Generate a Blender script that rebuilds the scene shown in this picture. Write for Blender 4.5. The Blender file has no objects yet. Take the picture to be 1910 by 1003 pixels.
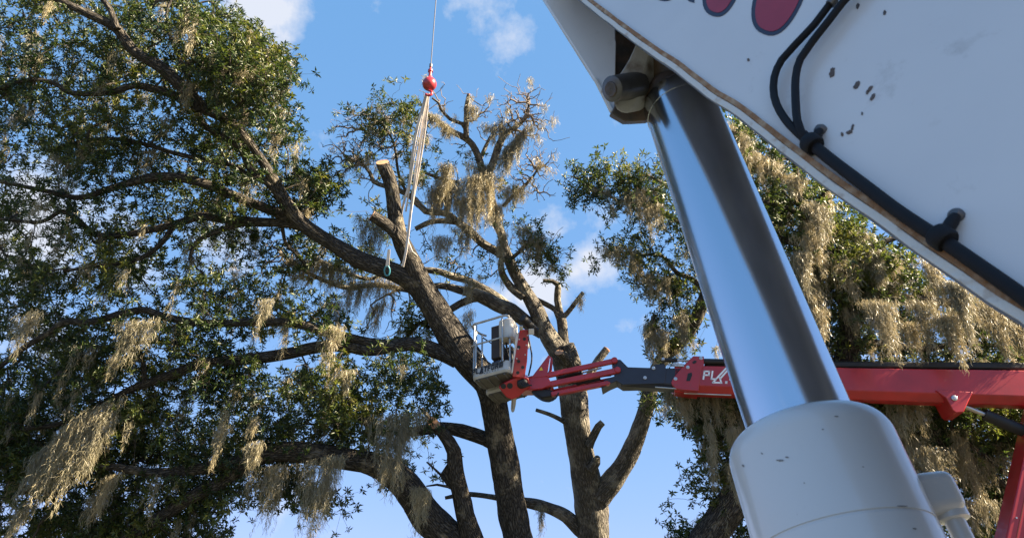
import bpy, math, random
import numpy as np
from mathutils import noise as mnoise, Vector
random.seed(7); rng = np.random.default_rng(11)
S = bpy.context.scene; COL = S.collection

# ------------------------------------------------------------------ camera, sky, sun, exposure
CAM_PITCH = math.radians(28.0); FPX = 1273.3
CAM = np.array([0.0, 0.0, 1.6])
FW = np.array([0, math.cos(CAM_PITCH), math.sin(CAM_PITCH)])
UP = np.array([0, -math.sin(CAM_PITCH), math.cos(CAM_PITCH)])
RT = np.array([1.0, 0, 0])
cd = bpy.data.cameras.new('camera'); cam = bpy.data.objects.new('camera', cd); COL.objects.link(cam)
cam.location = CAM; cam.rotation_euler = (math.pi/2 + CAM_PITCH, 0, 0)
cd.sensor_width = 36; cd.lens = 24; cd.clip_start = 0.05; cd.clip_end = 3000
cd.dof.use_dof = True; cd.dof.focus_distance = 11.5; cd.dof.aperture_fstop = 11
S.camera = cam

SUN_EL, SUN_AZ = math.radians(34), math.radians(104)     # azimuth clockwise from +Y (the view direction)
SUN_DIR = np.array([math.sin(SUN_AZ)*math.cos(SUN_EL), math.cos(SUN_AZ)*math.cos(SUN_EL), math.sin(SUN_EL)])
W = bpy.data.worlds.new('World'); S.world = W; W.use_nodes = True
nt = W.node_tree; nt.nodes.clear()
def N(t, tree, **kw):
    n = tree.nodes.new(t)
    for k, v in kw.items(): setattr(n, k, v)
    return n
wo = N('ShaderNodeOutputWorld', nt); bg = N('ShaderNodeBackground', nt)
sky = N('ShaderNodeTexSky', nt, sky_type='NISHITA', sun_disc=False)
sky.sun_elevation = SUN_EL; sky.sun_rotation = SUN_AZ
sky.air_density = 1.0; sky.dust_density = 0.0; sky.ozone_density = 2.0; sky.altitude = 1500
bg.inputs['Strength'].default_value = 0.066
tc = N('ShaderNodeTexCoord', nt)
def pixdir(px, py):
    v = FW + RT*((px-955)/FPX) - UP*((py-501.5)/FPX)
    return v/np.linalg.norm(v)
def vmath(op, a=None, b=None):
    n = N('ShaderNodeVectorMath', nt, operation=op)
    if a is not None: nt.links.new(a, n.inputs[0])
    if b is not None: n.inputs[1].default_value = b
    return n
def math_(op, a, b=None, clamp=False):
    n = N('ShaderNodeMath', nt, operation=op); n.use_clamp = clamp
    for i, x in enumerate((a, b)):
        if x is None: continue
        if isinstance(x, (int, float)): n.inputs[i].default_value = x
        else: nt.links.new(x, n.inputs[i])
    return n.outputs[0]
cn = N('ShaderNodeTexNoise', nt); cn.inputs['Scale'].default_value = 15; cn.inputs['Detail'].default_value = 9; cn.inputs['Roughness'].default_value = 0.6
nt.links.new(tc.outputs['Generated'], cn.inputs['Vector'])
acc = None
# (px, py, angular radius in px, density) : where the photograph's small cumulus stand in the sky
CLOUDS = [(500, 18, 60, 1.0), (455, 25, 42, .9), (1098, 482, 48, 1.0), (1075, 505, 34, .8), (1045, 430, 44, .5), (1120, 415, 40, .42), (990, 540, 50, .95), (945, 552, 36, .7),
          (1030, 535, 36, .75), (955, 50, 60, .5), (925, 12, 70, .45), (900, -20, 60, .4), (60, 425, 95, .85), (160, 420, 70, .6), (400, 470, 80, .5), (250, 500, 60, .5), (60, 620, 70, .45), (590, 280, 40, .2)]
for px, py, r, a in CLOUDS:
    d = vmath('DISTANCE', tc.outputs['Generated'], tuple(pixdir(px, py)))
    m = math_('MULTIPLY', math_('SUBTRACT', 1.0, math_('DIVIDE', d.outputs['Value'], r/FPX*1.5), True), a*1.5)
    acc = m if acc is None else math_('MAXIMUM', acc, m)
# the same thin cumulus all round the rest of the sky
cn2 = N('ShaderNodeTexNoise', nt); cn2.inputs['Scale'].default_value = 3.1; cn2.inputs['Detail'].default_value = 5
nt.links.new(tc.outputs['Generated'], cn2.inputs['Vector'])
gen = math_('MULTIPLY', math_('SUBTRACT', cn2.outputs['Fac'], 0.60, True), 3.0)
acc = math_('MAXIMUM', acc, gen)
fac = math_('MULTIPLY', math_('SUBTRACT', math_('ADD', acc, math_('MULTIPLY', cn.outputs['Fac'], 2.2)), 1.38, True), 1.35, True)
fac = math_('MULTIPLY', fac, 0.84)
mix = N('ShaderNodeMix', nt, data_type='RGBA')
sp = N('ShaderNodeSeparateColor', nt); nt.links.new(sky.outputs[0], sp.inputs[0]); tn = N('ShaderNodeCombineColor', nt)
for i, (g_, k_) in enumerate(((.53, .71), (.29, 1.19), (.28, 1.89))):        # the phone's flat, even blue
    nt.links.new(math_('MULTIPLY', math_('POWER', sp.outputs[i], g_), k_), tn.inputs[i])
nt.links.new(fac, mix.inputs['Factor']); nt.links.new(tn.outputs[0], mix.inputs['A'])
mix.inputs['B'].default_value = (2.5, 2.55, 2.75, 1)
nt.links.new(mix.outputs['Result'], bg.inputs['Color']); nt.links.new(bg.outputs[0], wo.inputs[0])

sl = bpy.data.lights.new('sun', 'SUN'); sl.energy = 5.0; sl.angle = math.radians(0.5); sl.color = (1.0, 0.83, 0.6)
so = bpy.data.objects.new('sun', sl); COL.objects.link(so)
so.rotation_euler = Vector(SUN_DIR).to_track_quat('Z', 'Y').to_euler()
S.view_settings.view_transform = 'Standard'; S.view_settings.look = 'None'
S.view_settings.exposure = 2.44; S.view_settings.gamma = 1.0; S.view_settings.use_curve_mapping = False
S.render.engine = 'CYCLES'; S.cycles.max_bounces = 6; S.cycles.transparent_max_bounces = 6

# ------------------------------------------------------------------ helpers
def P(px, py, d):                         # the point seen at a photo pixel at depth d (metres along the view axis)
    return CAM + d*(FW + RT*((px-955)/FPX) - UP*((py-501.5)/FPX))
def unit(v): v = np.asarray(v, float); return v/(np.linalg.norm(v)+1e-12)

def mat(name, col, rough=.6, metal=0., coat=0., spec=.5, var=0., vscale=6., bump=0., bscale=40., col2=None, thr=None, dirt=None):
    m = bpy.data.materials.new(name); m.use_nodes = True; t = m.node_tree; b = t.nodes['Principled BSDF']
    b.inputs['Base Color'].default_value = (*col, 1); b.inputs['Roughness'].default_value = rough; b.inputs['Metallic'].default_value = metal
    b.inputs['Coat Weight'].default_value = coat; b.inputs['Specular IOR Level'].default_value = spec
    tcn = t.nodes.new('ShaderNodeTexCoord')
    if var or col2 is not None:
        n = t.nodes.new('ShaderNodeTexNoise'); n.inputs['Scale'].default_value = vscale; n.inputs['Detail'].default_value = 6
        t.links.new(tcn.outputs['Object'], n.inputs['Vector'])
        r = t.nodes.new('ShaderNodeValToRGB'); lo, hi = thr or (.35, .68)
        r.color_ramp.elements[0].position = lo; r.color_ramp.elements[1].position = hi
        c2 = col2 if col2 is not None else tuple(c*(1-var) for c in col)
        r.color_ramp.elements[0].color = (*col, 1); r.color_ramp.elements[1].color = (*c2, 1)
        t.links.new(n.outputs['Fac'], r.inputs['Fac']); out = r.outputs['Color']
        if dirt:
            n2 = t.nodes.new('ShaderNodeTexNoise'); n2.inputs['Scale'].default_value = dirt[1]; n2.inputs['Detail'].default_value = 8; n2.inputs['Roughness'].default_value = .7
            t.links.new(tcn.outputs['Object'], n2.inputs['Vector'])
            r2 = t.nodes.new('ShaderNodeValToRGB'); r2.color_ramp.elements[0].position = dirt[2]; r2.color_ramp.elements[1].position = dirt[2]+dirt[3]
            r2.color_ramp.elements[1].color = (dirt[4],)*3 + (1,)
            t.links.new(n2.outputs['Fac'], r2.inputs['Fac'])
            mx = t.nodes.new('ShaderNodeMix'); mx.data_type = 'RGBA'; t.links.new(r2.outputs['Color'], mx.inputs['Factor'])
            t.links.new(out, mx.inputs['A']); mx.inputs['B'].default_value = (*dirt[0], 1); out = mx.outputs['Result']
        t.links.new(out, b.inputs['Base Color'])
    if bump:
        n = t.nodes.new('ShaderNodeTexNoise'); n.inputs['Scale'].default_value = bscale; n.inputs['Detail'].default_value = 5
        t.links.new(tcn.outputs['Object'], n.inputs['Vector'])
        bp = t.nodes.new('ShaderNodeBump'); bp.inputs['Strength'].default_value = bump; bp.inputs['Distance'].default_value = .01
        t.links.new(n.outputs['Fac'], bp.inputs['Height']); t.links.new(bp.outputs[0], b.inputs['Normal'])
    return m

def bark_material(name, dark, light, lichen, lich_thr, scale=16):
    m = bpy.data.materials.new(name); m.use_nodes = True; t = m.node_tree; b = t.nodes['Principled BSDF']
    b.inputs['Roughness'].default_value = .95; b.inputs['Specular IOR Level'].default_value = .15
    at = t.nodes.new('ShaderNodeAttribute'); at.attribute_name = 'barkco'
    tcn = t.nodes.new('ShaderNodeTexCoord')
    wn = t.nodes.new('ShaderNodeTexNoise'); wn.inputs['Scale'].default_value = 9; wn.inputs['Detail'].default_value = 3
    t.links.new(at.outputs['Vector'], wn.inputs['Vector'])
    ad = t.nodes.new('ShaderNodeMix'); ad.data_type = 'RGBA'; ad.blend_type = 'LINEAR_LIGHT'; ad.inputs['Factor'].default_value = .06
    t.links.new(at.outputs['Vector'], ad.inputs['A']); t.links.new(wn.outputs['Color'], ad.inputs['B'])
    v = t.nodes.new('ShaderNodeTexVoronoi'); v.feature = 'DISTANCE_TO_EDGE'; v.inputs['Scale'].default_value = scale
    t.links.new(ad.outputs['Result'], v.inputs['Vector'])
    r = t.nodes.new('ShaderNodeValToRGB'); r.color_ramp.elements[0].position = .01; r.color_ramp.elements[1].position = .22
    r.color_ramp.elements[0].color = (*dark, 1); r.color_ramp.elements[1].color = (*light, 1)
    t.links.new(v.outputs['Distance'], r.inputs['Fac'])
    n = t.nodes.new('ShaderNodeTexNoise'); n.inputs['Scale'].default_value = 2.6; n.inputs['Detail'].default_value = 9; n.inputs['Roughness'].default_value = .68
    t.links.new(tcn.outputs['Object'], n.inputs['Vector'])
    r2 = t.nodes.new('ShaderNodeValToRGB'); r2.color_ramp.elements[0].position = lich_thr; r2.color_ramp.elements[1].position = lich_thr+.1
    r2.color_ramp.elements[1].color = (.75, .75, .75, 1)
    t.links.new(n.outputs['Fac'], r2.inputs['Fac'])
    mx = t.nodes.new('ShaderNodeMix'); mx.data_type = 'RGBA'
    t.links.new(r2.outputs['Color'], mx.inputs['Factor']); t.links.new(r.outputs['Color'], mx.inputs['A']); mx.inputs['B'].default_value = (*lichen, 1)
    n3 = t.nodes.new('ShaderNodeTexNoise'); n3.inputs['Scale'].default_value = 60; n3.inputs['Detail'].default_value = 4
    t.links.new(at.outputs['Vector'], n3.inputs['Vector'])
    m3 = t.nodes.new('ShaderNodeMix'); m3.data_type = 'RGBA'; m3.blend_type = 'OVERLAY'; m3.inputs['Factor'].default_value = .55
    t.links.new(mx.outputs['Result'], m3.inputs['A']); t.links.new(n3.outputs['Fac'], m3.inputs['B'])
    t.links.new(m3.outputs['Result'], b.inputs['Base Color'])
    hs = t.nodes.new('ShaderNodeMath'); hs.operation = 'MULTIPLY_ADD'; hs.inputs[1].default_value = .35
    t.links.new(n3.outputs['Fac'], hs.inputs[0])
    mm = t.nodes.new('ShaderNodeMath'); mm.operation = 'MINIMUM'; mm.inputs[1].default_value = .3; t.links.new(v.outputs['Distance'], mm.inputs[0])
    sc = t.nodes.new('ShaderNodeMath'); sc.operation = 'MULTIPLY'; sc.inputs[1].default_value = 3.2; t.links.new(mm.outputs[0], sc.inputs[0])
    t.links.new(sc.outputs[0], hs.inputs[2])
    bp = t.nodes.new('ShaderNodeBump'); bp.inputs['Strength'].default_value = 1.0; bp.inputs['Distance'].default_value = .026
    t.links.new(hs.outputs[0], bp.inputs['Height']); t.links.new(bp.outputs[0], b.inputs['Normal'])
    return m

def leaf_material(name, cols, trans=.35):
    m = bpy.data.materials.new(name); m.use_nodes = True; t = m.node_tree; b = t.nodes['Principled BSDF']
    at = t.nodes.new('ShaderNodeAttribute'); at.attribute_name = 'tint'
    r = t.nodes.new('ShaderNodeValToRGB'); r.color_ramp.elements[0].color = (*cols[0], 1); r.color_ramp.elements[1].color = (*cols[-1], 1)
    for i, c in enumerate(cols[1:-1]):
        e = r.color_ramp.elements.new((i+1)/(len(cols)-1)); e.color = (*c, 1)
    t.links.new(at.outputs['Fac'], r.inputs['Fac'])
    t.links.new(r.outputs['Color'], b.inputs['Base Color'])
    b.inputs['Roughness'].default_value = .42; b.inputs['Specular IOR Level'].default_value = .5
    tr = t.nodes.new('ShaderNodeBsdfTranslucent'); mx = t.nodes.new('ShaderNodeMixShader'); mx.inputs[0].default_value = trans
    hv = t.nodes.new('ShaderNodeHueSaturation'); hv.inputs['Value'].default_value = 1.5; hv.inputs['Saturation'].default_value = 1.1; hv.inputs['Hue'].default_value = .485
    t.links.new(r.outputs['Color'], hv.inputs['Color']); t.links.new(hv.outputs['Color'], tr.inputs['Color'])
    out = t.nodes['Material Output']; t.links.new(b.outputs[0], mx.inputs[1]); t.links.new(tr.outputs[0], mx.inputs[2]); t.links.new(mx.outputs[0], out.inputs[0])
    return m

def link(o, parent=None):
    COL.objects.link(o)
    if parent is not None: o.parent = parent
    return o
ORG = {}
def thing(name, label, cat, loc, group=None):
    o = bpy.data.objects.new(name, None); o.location = tuple(loc); o.empty_display_size = .2; link(o)
    o['label'] = label; o['category'] = cat
    if group: o['group'] = group
    ORG[o.name] = np.asarray(loc, float); return o
def tag(o, label, cat, group=None):
    o['label'] = label; o['category'] = cat
    if group: o['group'] = group
    return o

class MB:                                   # collects geometry in world coordinates, then links it as ONE mesh object
    def __init__(s): s.v = []; s.f = []; s.n = 0; s.att = []; s.has_att = False
    def add(s, v, f, att=None):
        v = np.asarray(v, float); s.v.append(v); s.f += [tuple(i+s.n for i in q) for q in f]; s.n += len(v)
        if att is not None: s.has_att = True
        s.att.append(np.asarray(att, float) if att is not None else np.zeros((len(v), 3))); return s
    def tube(s, pts, rad, sides=8, caps=True, gnarl=0., bark=False, seed=0):
        pts = np.asarray(pts, float); n = len(pts); rad = np.broadcast_to(np.asarray(rad, float), (n,))
        t = np.gradient(pts, axis=0); t /= np.linalg.norm(t, axis=1)[:, None]+1e-12
        a = unit(np.cross(t[0], [0.31, .2, .93])) ; V = []; A = []; L = 0.
        ang = np.arange(sides)*2*math.pi/sides
        for i in range(n):
            a = unit(a - t[i]*(a@t[i])); b = np.cross(t[i], a)
            if i: L += np.linalg.norm(pts[i]-pts[i-1])
            rr = np.full(sides, rad[i])
            if gnarl:
                for k in range(sides):
                    rr[k] *= 1 + gnarl*(mnoise.noise((math.cos(ang[k])*1.6+seed*7.3, math.sin(ang[k])*1.6, L*2.2+seed)) + .55*mnoise.noise((math.cos(ang[k])*4+seed, math.sin(ang[k])*4+3, L*5)))
            V.append(pts[i] + (np.cos(ang)*rr)[:, None]*a + (np.sin(ang)*rr)[:, None]*b)
            if bark: A.append(np.stack([np.cos(ang)*rad[i]+seed*3.1, np.sin(ang)*rad[i], np.full(sides, L*.22)], 1))
        f = []
        for i in range(n-1):
            for k in range(sides):
                k2 = (k+1) % sides; f.append((i*sides+k, i*sides+k2, (i+1)*sides+k2, (i+1)*sides+k))
        if caps: f.append(tuple(range(sides))[::-1]); f.append(tuple((n-1)*sides+k for k in range(sides)))
        return s.add(np.concatenate(V), f, np.concatenate(A) if bark else None)
    def cyl(s, p0, p1, r0, r1=None, sides=20):
        return s.tube([p0, p1], [r0, r0 if r1 is None else r1], sides)
    def lathe(s, p0, axis, prof, sides=64):   # prof: (distance along axis, radius)
        p0 = np.asarray(p0, float); axis = unit(axis)
        return s.tube2(p0, axis, prof, sides)
    def tube2(s, p0, axis, prof, sides):
        a = unit(np.cross(axis, [0.31, .2, .93])); b = np.cross(axis, a); ang = np.arange(sides)*2*math.pi/sides
        V = [p0 + axis*h + (np.cos(ang)*r)[:, None]*a + (np.sin(ang)*r)[:, None]*b for h, r in prof]; n = len(prof); f = []
        for i in range(n-1):
            for k in range(sides):
                k2 = (k+1) % sides; f.append((i*sides+k, i*sides+k2, (i+1)*sides+k2, (i+1)*sides+k))
        f.append(tuple(range(sides))[::-1]); f.append(tuple((n-1)*sides+k for k in range(sides)))
        return s.add(np.concatenate(V), f)
    def prism(s, poly, ext):                  # 3D polygon extruded by a vector
        poly = np.asarray(poly, float); n = len(poly); ext = np.asarray(ext, float)
        nn = np.zeros(3)
        for i in range(n): nn += np.cross(poly[i]-poly[0], poly[(i+1) % n]-poly[0])
        if nn@ext > 0: poly = poly[::-1]
        f = [tuple(range(n)), tuple(range(2*n-1, n-1, -1))]
        f += [(i, i+n, (i+1) % n+n, (i+1) % n) for i in range(n)]
        return s.add(np.concatenate([poly, poly+ext]), [q if k < 2 else q for k, q in enumerate(f)])
    def box(s, c, x, y, z):                   # centre and three half-extent vectors
        c, x, y, z = (np.asarray(q, float) for q in (c, x, y, z))
        return s.prism([c-x-y-z, c+x-y-z, c+x+y-z, c-x+y-z], 2*z)
    def sphere(s, c, r, seg=24, rings=14, axis=(0, 0, 1)):
        prof = [(-r*math.cos(math.pi*i/rings), max(1e-4, r*math.sin(math.pi*i/rings))) for i in range(rings+1)]
        return s.tube2(np.asarray(c, float), unit(axis), prof, seg)
    def build(s, name, m, parent=None, smooth=35, bevel=0, org=None, seg=2):
        me = bpy.data.meshes.new(name); V = np.concatenate(s.v)
        root = parent
        while root is not None and root.parent is not None: root = root.parent
        o0 = ORG.get(root.name, np.zeros(3)) if root is not None else (np.zeros(3) if org is None else np.asarray(org, float))
        me.from_pydata((V-o0).tolist(), [], s.f); me.materials.append(m)
        if s.has_att:
            a = me.attributes.new('barkco', 'FLOAT_VECTOR', 'POINT'); a.data.foreach_set('vector', np.concatenate(s.att).astype(np.float32).ravel())
        if smooth:
            me.polygons.foreach_set('use_smooth', [True]*len(me.polygons)); me.set_sharp_from_angle(angle=math.radians(smooth))
        me.update()
        o = bpy.data.objects.new(name, me); link(o, parent)
        if root is None: o.location = tuple(o0); ORG[o.name] = o0
        if bevel:
            b = o.modifiers.new('bevel', 'BEVEL'); b.width = bevel; b.segments = seg; b.limit_method = 'ANGLE'; b.angle_limit = math.radians(40)
        return o
def soup(name, V, F, m, parent, tint=None):   # large triangle lists straight from numpy
    root = parent
    while root is not None and root.parent is not None: root = root.parent
    o0 = ORG.get(root.name, np.zeros(3)) if root is not None else np.zeros(3)
    me = bpy.data.meshes.new(name); V = (V-o0).astype(np.float32); F = F.astype(np.int32)
    me.vertices.add(len(V)); me.vertices.foreach_set('co', V.ravel())
    me.loops.add(F.size); me.loops.foreach_set('vertex_index', F.ravel())
    me.polygons.add(len(F)); me.polygons.foreach_set('loop_start', np.arange(len(F), dtype=np.int32)*F.shape[1])
    me.update(calc_edges=True)
    if tint is not None:
        a = me.attributes.new('tint', 'FLOAT', 'POINT'); a.data.foreach_set('value', tint.astype(np.float32))
    me.materials.append(m); o = bpy.data.objects.new(name, me); return link(o, parent)

def spline(K, step):                          # Catmull-Rom through rows, resampled (first three columns are a 3D point)
    K = np.asarray(K, float); out = []
    for i in range(len(K)-1):
        p0 = K[i-1] if i else 2*K[0]-K[1]; p1, p2 = K[i], K[i+1]; p3 = K[i+2] if i+2 < len(K) else 2*K[-1]-K[-2]
        n = max(1, int(np.linalg.norm(p2[:3]-p1[:3])/step))
        for k in range(n):
            t = k/n
            out.append(.5*(2*p1+(p2-p0)*t+(2*p0-5*p1+4*p2-p3)*t*t+(3*p1-p0-3*p2+p3)*t**3))
    out.append(K[-1]); return np.array(out)
def limb_path(pix, d0, d1, step=.1):           # pixel rows (px, py, r px); depth runs d0 -> d1
    n = len(pix); K = []
    for i, q in enumerate(pix):
        d = q[3] if len(q) > 3 else d0+(d1-d0)*i/(n-1)
        K.append([*P(q[0], q[1], d), q[2]*.9*d/FPX])
    R = spline(K, step); R[:, 3] = np.maximum(R[:, 3], .004); return R

# ------------------------------------------------------------------ materials
BARK = bark_material('oak_bark', (.024, .022, .02), (.10, .09, .076), (.27, .235, .17), .57, 30)
BARK_B = bark_material('pale_oak_bark', (.065, .058, .048), (.165, .152, .13), (.32, .295, .235), .51, 30)
TWIG = mat('twig', (.075, .065, .052), .9, var=.4, vscale=9, spec=.2)
TWIG_B = mat('pale_twig', (.20, .165, .135), .9, var=.35, vscale=9, spec=.2)
CUT = mat('fresh_cut_wood', (.50, .31, .19), .8, col2=(.40, .20, .11), vscale=14, spec=.2)
LEAF_A = leaf_material('oak_leaf', [(.016, .034, .011), (.036, .062, .016), (.085, .11, .022), (.17, .165, .034)])
LEAF_C = leaf_material('right_oak_leaf', [(.022, .042, .014), (.04, .068, .018), (.07, .095, .022), (.13, .14, .035)])  # leaf greens of the mossy right oak
MOSS = leaf_material('spanish_moss', [(.16, .15, .10), (.25, .228, .145), (.345, .30, .18), (.43, .365, .21)], .3)
GRASS = mat('lawn', (.07, .078, .055), .95, var=.5, vscale=1.5, bump=.5, bscale=30)

# ------------------------------------------------------------------ ground
g = MB(); g.add([(-300, -300, 0), (300, -300, 0), (300, 300, 0), (-300, 300, 0)], [(0, 1, 2, 3)])
o = g.build('ground', GRASS, smooth=0); o['kind'] = 'structure'

# ------------------------------------------------------------------ trees
class Tree:
    def __init__(s, name, label, base, bark):
        s.root = thing(name, label, 'tree', base); s.bark = bark; s.nodes = []; s.k = 0
    def limb(s, pix, d0, d1=None, name='limb', sides=14, gn=.13, ground=False, cut=None, step=.1, pts=None):
        R = limb_path(pix, d0, d0 if d1 is None else d1, step)
        if ground:                             # carry the stem on down to the soil at the tree's foot
            foot = ORG[s.root.name]; top = R[0]; K = []
            for t in (0, .35, .7): K.append([*(foot*(1-t)+top[:3]*t), top[3]*(1.75-1.1*t**.6 if t else 2.2)])
            K[0][2] -= .15
            R = np.concatenate([spline(K+[list(top)], .15)[:-1], R])
        s.k += 1
        m = MB(); m.tube(R[:, :3], R[:, 3], sides, gnarl=gn, bark=True, seed=s.k)
        if cut is not None and cut is not True:
            e = R[-1, :3]; t = unit(R[-1, :3]-R[-3, :3]); nrm = unit(cut); tn_ = t@nrm; tn_ = math.copysign(max(abs(tn_), .38), tn_); Vv = m.v[0]
            for q in range(len(Vv)-sides, len(Vv)): Vv[q] -= t*(((Vv[q]-e)@nrm)/tn_)
            ring = Vv[-sides:].copy()
        o = m.build(name, s.bark, s.root, smooth=70)
        if cut is not None and cut is not True:
            c = MB(); ce = ring.mean(0); c.prism([ce+(p-ce)*.95+nrm*.002 for p in ring], nrm*.006); c.build('cut_face', CUT, s.root, smooth=0)
        elif cut:                                # a sawn end: a pale disc a little proud of the wood
            e = R[-1]; t = unit(R[-1, :3]-R[-3, :3]) if cut is True else unit(cut)
            c = MB(); c.tube2(e[:3]-t*e[3]*.15, t, [(0, e[3]*.9), (e[3]*.2+.012, e[3]*.97), (e[3]*.2+.02, e[3]*.93)], 18)
            c.build('cut_face', CUT, s.root)
        for a in R[::2]: s.nodes.append(a)
        return R

def grow(tree, att, leafy, tipr=.0035, wander=.25, max_r=.05, name='twigs'):
    """join every attraction point (the place of a spray) to the nearest wood with a curved twig; returns tips and their directions"""
    base = np.array(tree.nodes); nb = len(base); cap = nb + 400000
    X = np.zeros((cap, 3)); X[:nb] = base[:, :3]; par = np.full(cap, -1); R0 = np.zeros(cap); R0[:nb] = base[:, 3]; n = nb
    sub = X[:nb:2]
    order = np.argsort([np.min(np.sum((sub-a)**2, 1)) for a in att])
    paths = []; dirs = np.zeros_like(att)
    plen = np.zeros(cap)
    for i in order:
        a = att[i]; dd = np.sqrt(np.sum((X[:n]-a)**2, 1)) ; j = int(np.argmin(dd+.22*plen[:n]))
        L = dd[j]; k = max(2, min(14, int(L/.13)+1)); p0 = X[j]
        mid = (p0+a)/2 + np.array([0, 0, .10*L]) + rng.normal(0, .09*L, 3)
        ids = [j]; prev = j
        for q in range(1, k+1):
            t = q/k; p = (1-t)**2*p0+2*t*(1-t)*mid+t*t*a
            if q < k: p = p + rng.normal(0, .018, 3)*min(1, L*2)
            X[n] = p; par[n] = prev; plen[n] = plen[prev]+np.linalg.norm(p-X[prev]); prev = n; ids.append(n); n += 1
        paths.append(ids); dirs[i] = unit(X[ids[-1]]-X[ids[-2]])
    tips = np.zeros(n)
    for ids in paths: tips[ids[-1]] += 1
    for q in range(n-1, nb-1, -1): tips[par[q]] += tips[q]
    rad = tipr*np.maximum(tips[:n], 1)**.47
    V = []; F = []; c = 0
    for ids in paths:
        pp = X[ids]; r = np.array([min(rad[q], max_r) for q in ids]); r[0] = min(r[0], r[1]*1.15)
        big = r[1] > .012; sd = 5 if big else 3
        t = np.gradient(pp, axis=0); t /= np.linalg.norm(t, axis=1)[:, None]+1e-9
        ref = np.array([.31, .2, .93]); A = np.cross(t, ref); A /= np.linalg.norm(A, axis=1)[:, None]+1e-9; B = np.cross(t, A)
        an = np.arange(sd)*2*math.pi/sd
        ring = pp[:, None]+r[:, None, None]*(np.cos(an)[None, :, None]*A[:, None]+np.sin(an)[None, :, None]*B[:, None])
        V.append(ring.reshape(-1, 3)); m = len(pp)
        ii = (np.arange(m-1)*sd)[:, None]+np.arange(sd)[None]; jj = (np.arange(m-1)*sd)[:, None]+((np.arange(sd)+1) % sd)[None]
        F.append(np.stack([ii, jj, jj+sd, ii+sd], -1).reshape(-1, 4)+c); c += m*sd
    if V:
        o = soup(name, np.concatenate(V), np.concatenate(F), TWIG_B if name == 'bare_twigs' else TWIG, tree.root); o['kind'] = 'stuff'
        o.data.polygons.foreach_set('use_smooth', [True]*len(o.data.polygons))
    tree.tw = X[nb:n]
    return dirs

def foliage(tree, att, dirs, m, ros=4, per=9, spread=.13, ll=.09, lw=.026, name='crown', tint_shift=0., droop=0.):
    """leaf rosettes round every twig tip; each leaf is two faces folded along its midrib"""
    n = len(att)*ros
    c = np.repeat(att, ros, 0)+rng.normal(0, spread, (n, 3)); ax = np.repeat(dirs, ros, 0)*.7+rng.normal(0, .55, (n, 3))+np.array([0, 0, .35-droop])
    ax /= np.linalg.norm(ax, axis=1)[:, None]
    stem0 = np.repeat(att-dirs*.03, ros, 0)
    e1 = np.cross(ax, rng.normal(0, 1, (n, 3))); e1 /= np.linalg.norm(e1, axis=1)[:, None]; e2 = np.cross(ax, e1)
    M = n*per; th = np.tile(np.arange(per)*2*math.pi/per*1.9, n)+np.repeat(rng.uniform(0, 6.28, n), per)+rng.normal(0, .35, M)
    lift = np.tile(np.linspace(-.25, 1.2, per), n)+rng.normal(0, .25, M)
    R = lambda x: np.repeat(x, per, 0)
    d = R(e1)*np.cos(th)[:, None]+R(e2)*np.sin(th)[:, None]+R(ax)*lift[:, None]; d /= np.linalg.norm(d, axis=1)[:, None]
    nr = R(ax)-d*np.sum(R(ax)*d, 1)[:, None]+rng.normal(0, .25, (M, 3)); s = np.cross(d, nr); s /= np.linalg.norm(s, axis=1)[:, None]+1e-9; nr = np.cross(s, d)
    base = R(c)-R(ax)*np.tile(np.linspace(.035, 0, per), n)[:, None]
    L = ll*rng.uniform(.6, 1.25, M); Wd = lw*rng.uniform(.75, 1.3, M)
    v0 = base; v2 = base+d*L[:, None]-nr*(L*.18)[:, None]; mid = base+d*(L*.48)[:, None]
    v1 = mid+s*(Wd*.5)[:, None]+nr*(Wd*.22)[:, None]; v3 = mid-s*(Wd*.5)[:, None]+nr*(Wd*.22)[:, None]
    V = np.stack([v0, v1, v2, v3], 1).reshape(-1, 3); b = (np.arange(M)*4)[:, None]
    F = np.concatenate([b+np.array([0, 1, 2]), b+np.array([0, 2, 3])], 1).reshape(-1, 3)
    tn = np.clip(np.repeat(np.repeat(np.clip(np.array([.40+tint_shift+.55*mnoise.noise(Vector(p)*.9) for p in att])+rng.normal(0, .12, len(att)), 0, 1), ros), per)+rng.normal(0, .16, M), 0, 1)
    # short stalks that hold the rosettes on their twig
    k = n; dv = unit_rows(c-stem0); A = np.cross(dv, [.3, .2, .9]); A /= np.linalg.norm(A, axis=1)[:, None]+1e-9; B = np.cross(dv, A); r = .0022
    rings = [p+r*(math.cos(a)*A+math.sin(a)*B) for p in (stem0, c) for a in (0, 2.1, 4.2)]
    VS = np.stack(rings, 1).reshape(-1, 3); bs = (np.arange(k)*6)[:, None]
    FS = np.concatenate([bs+np.array(q) for q in ((0, 1, 4), (0, 4, 3), (1, 2, 5), (1, 5, 4), (2, 0, 3), (2, 3, 5))], 1).reshape(-1, 3)
    o = soup(name, V, F, m, tree.root, np.repeat(tn, 4)); o['kind'] = 'stuff'
    o2 = soup('stalks', VS, FS, TWIG, tree.root); o2['kind'] = 'stuff'
def unit_rows(a): return a/(np.linalg.norm(a, axis=1)[:, None]+1e-9)

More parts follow.
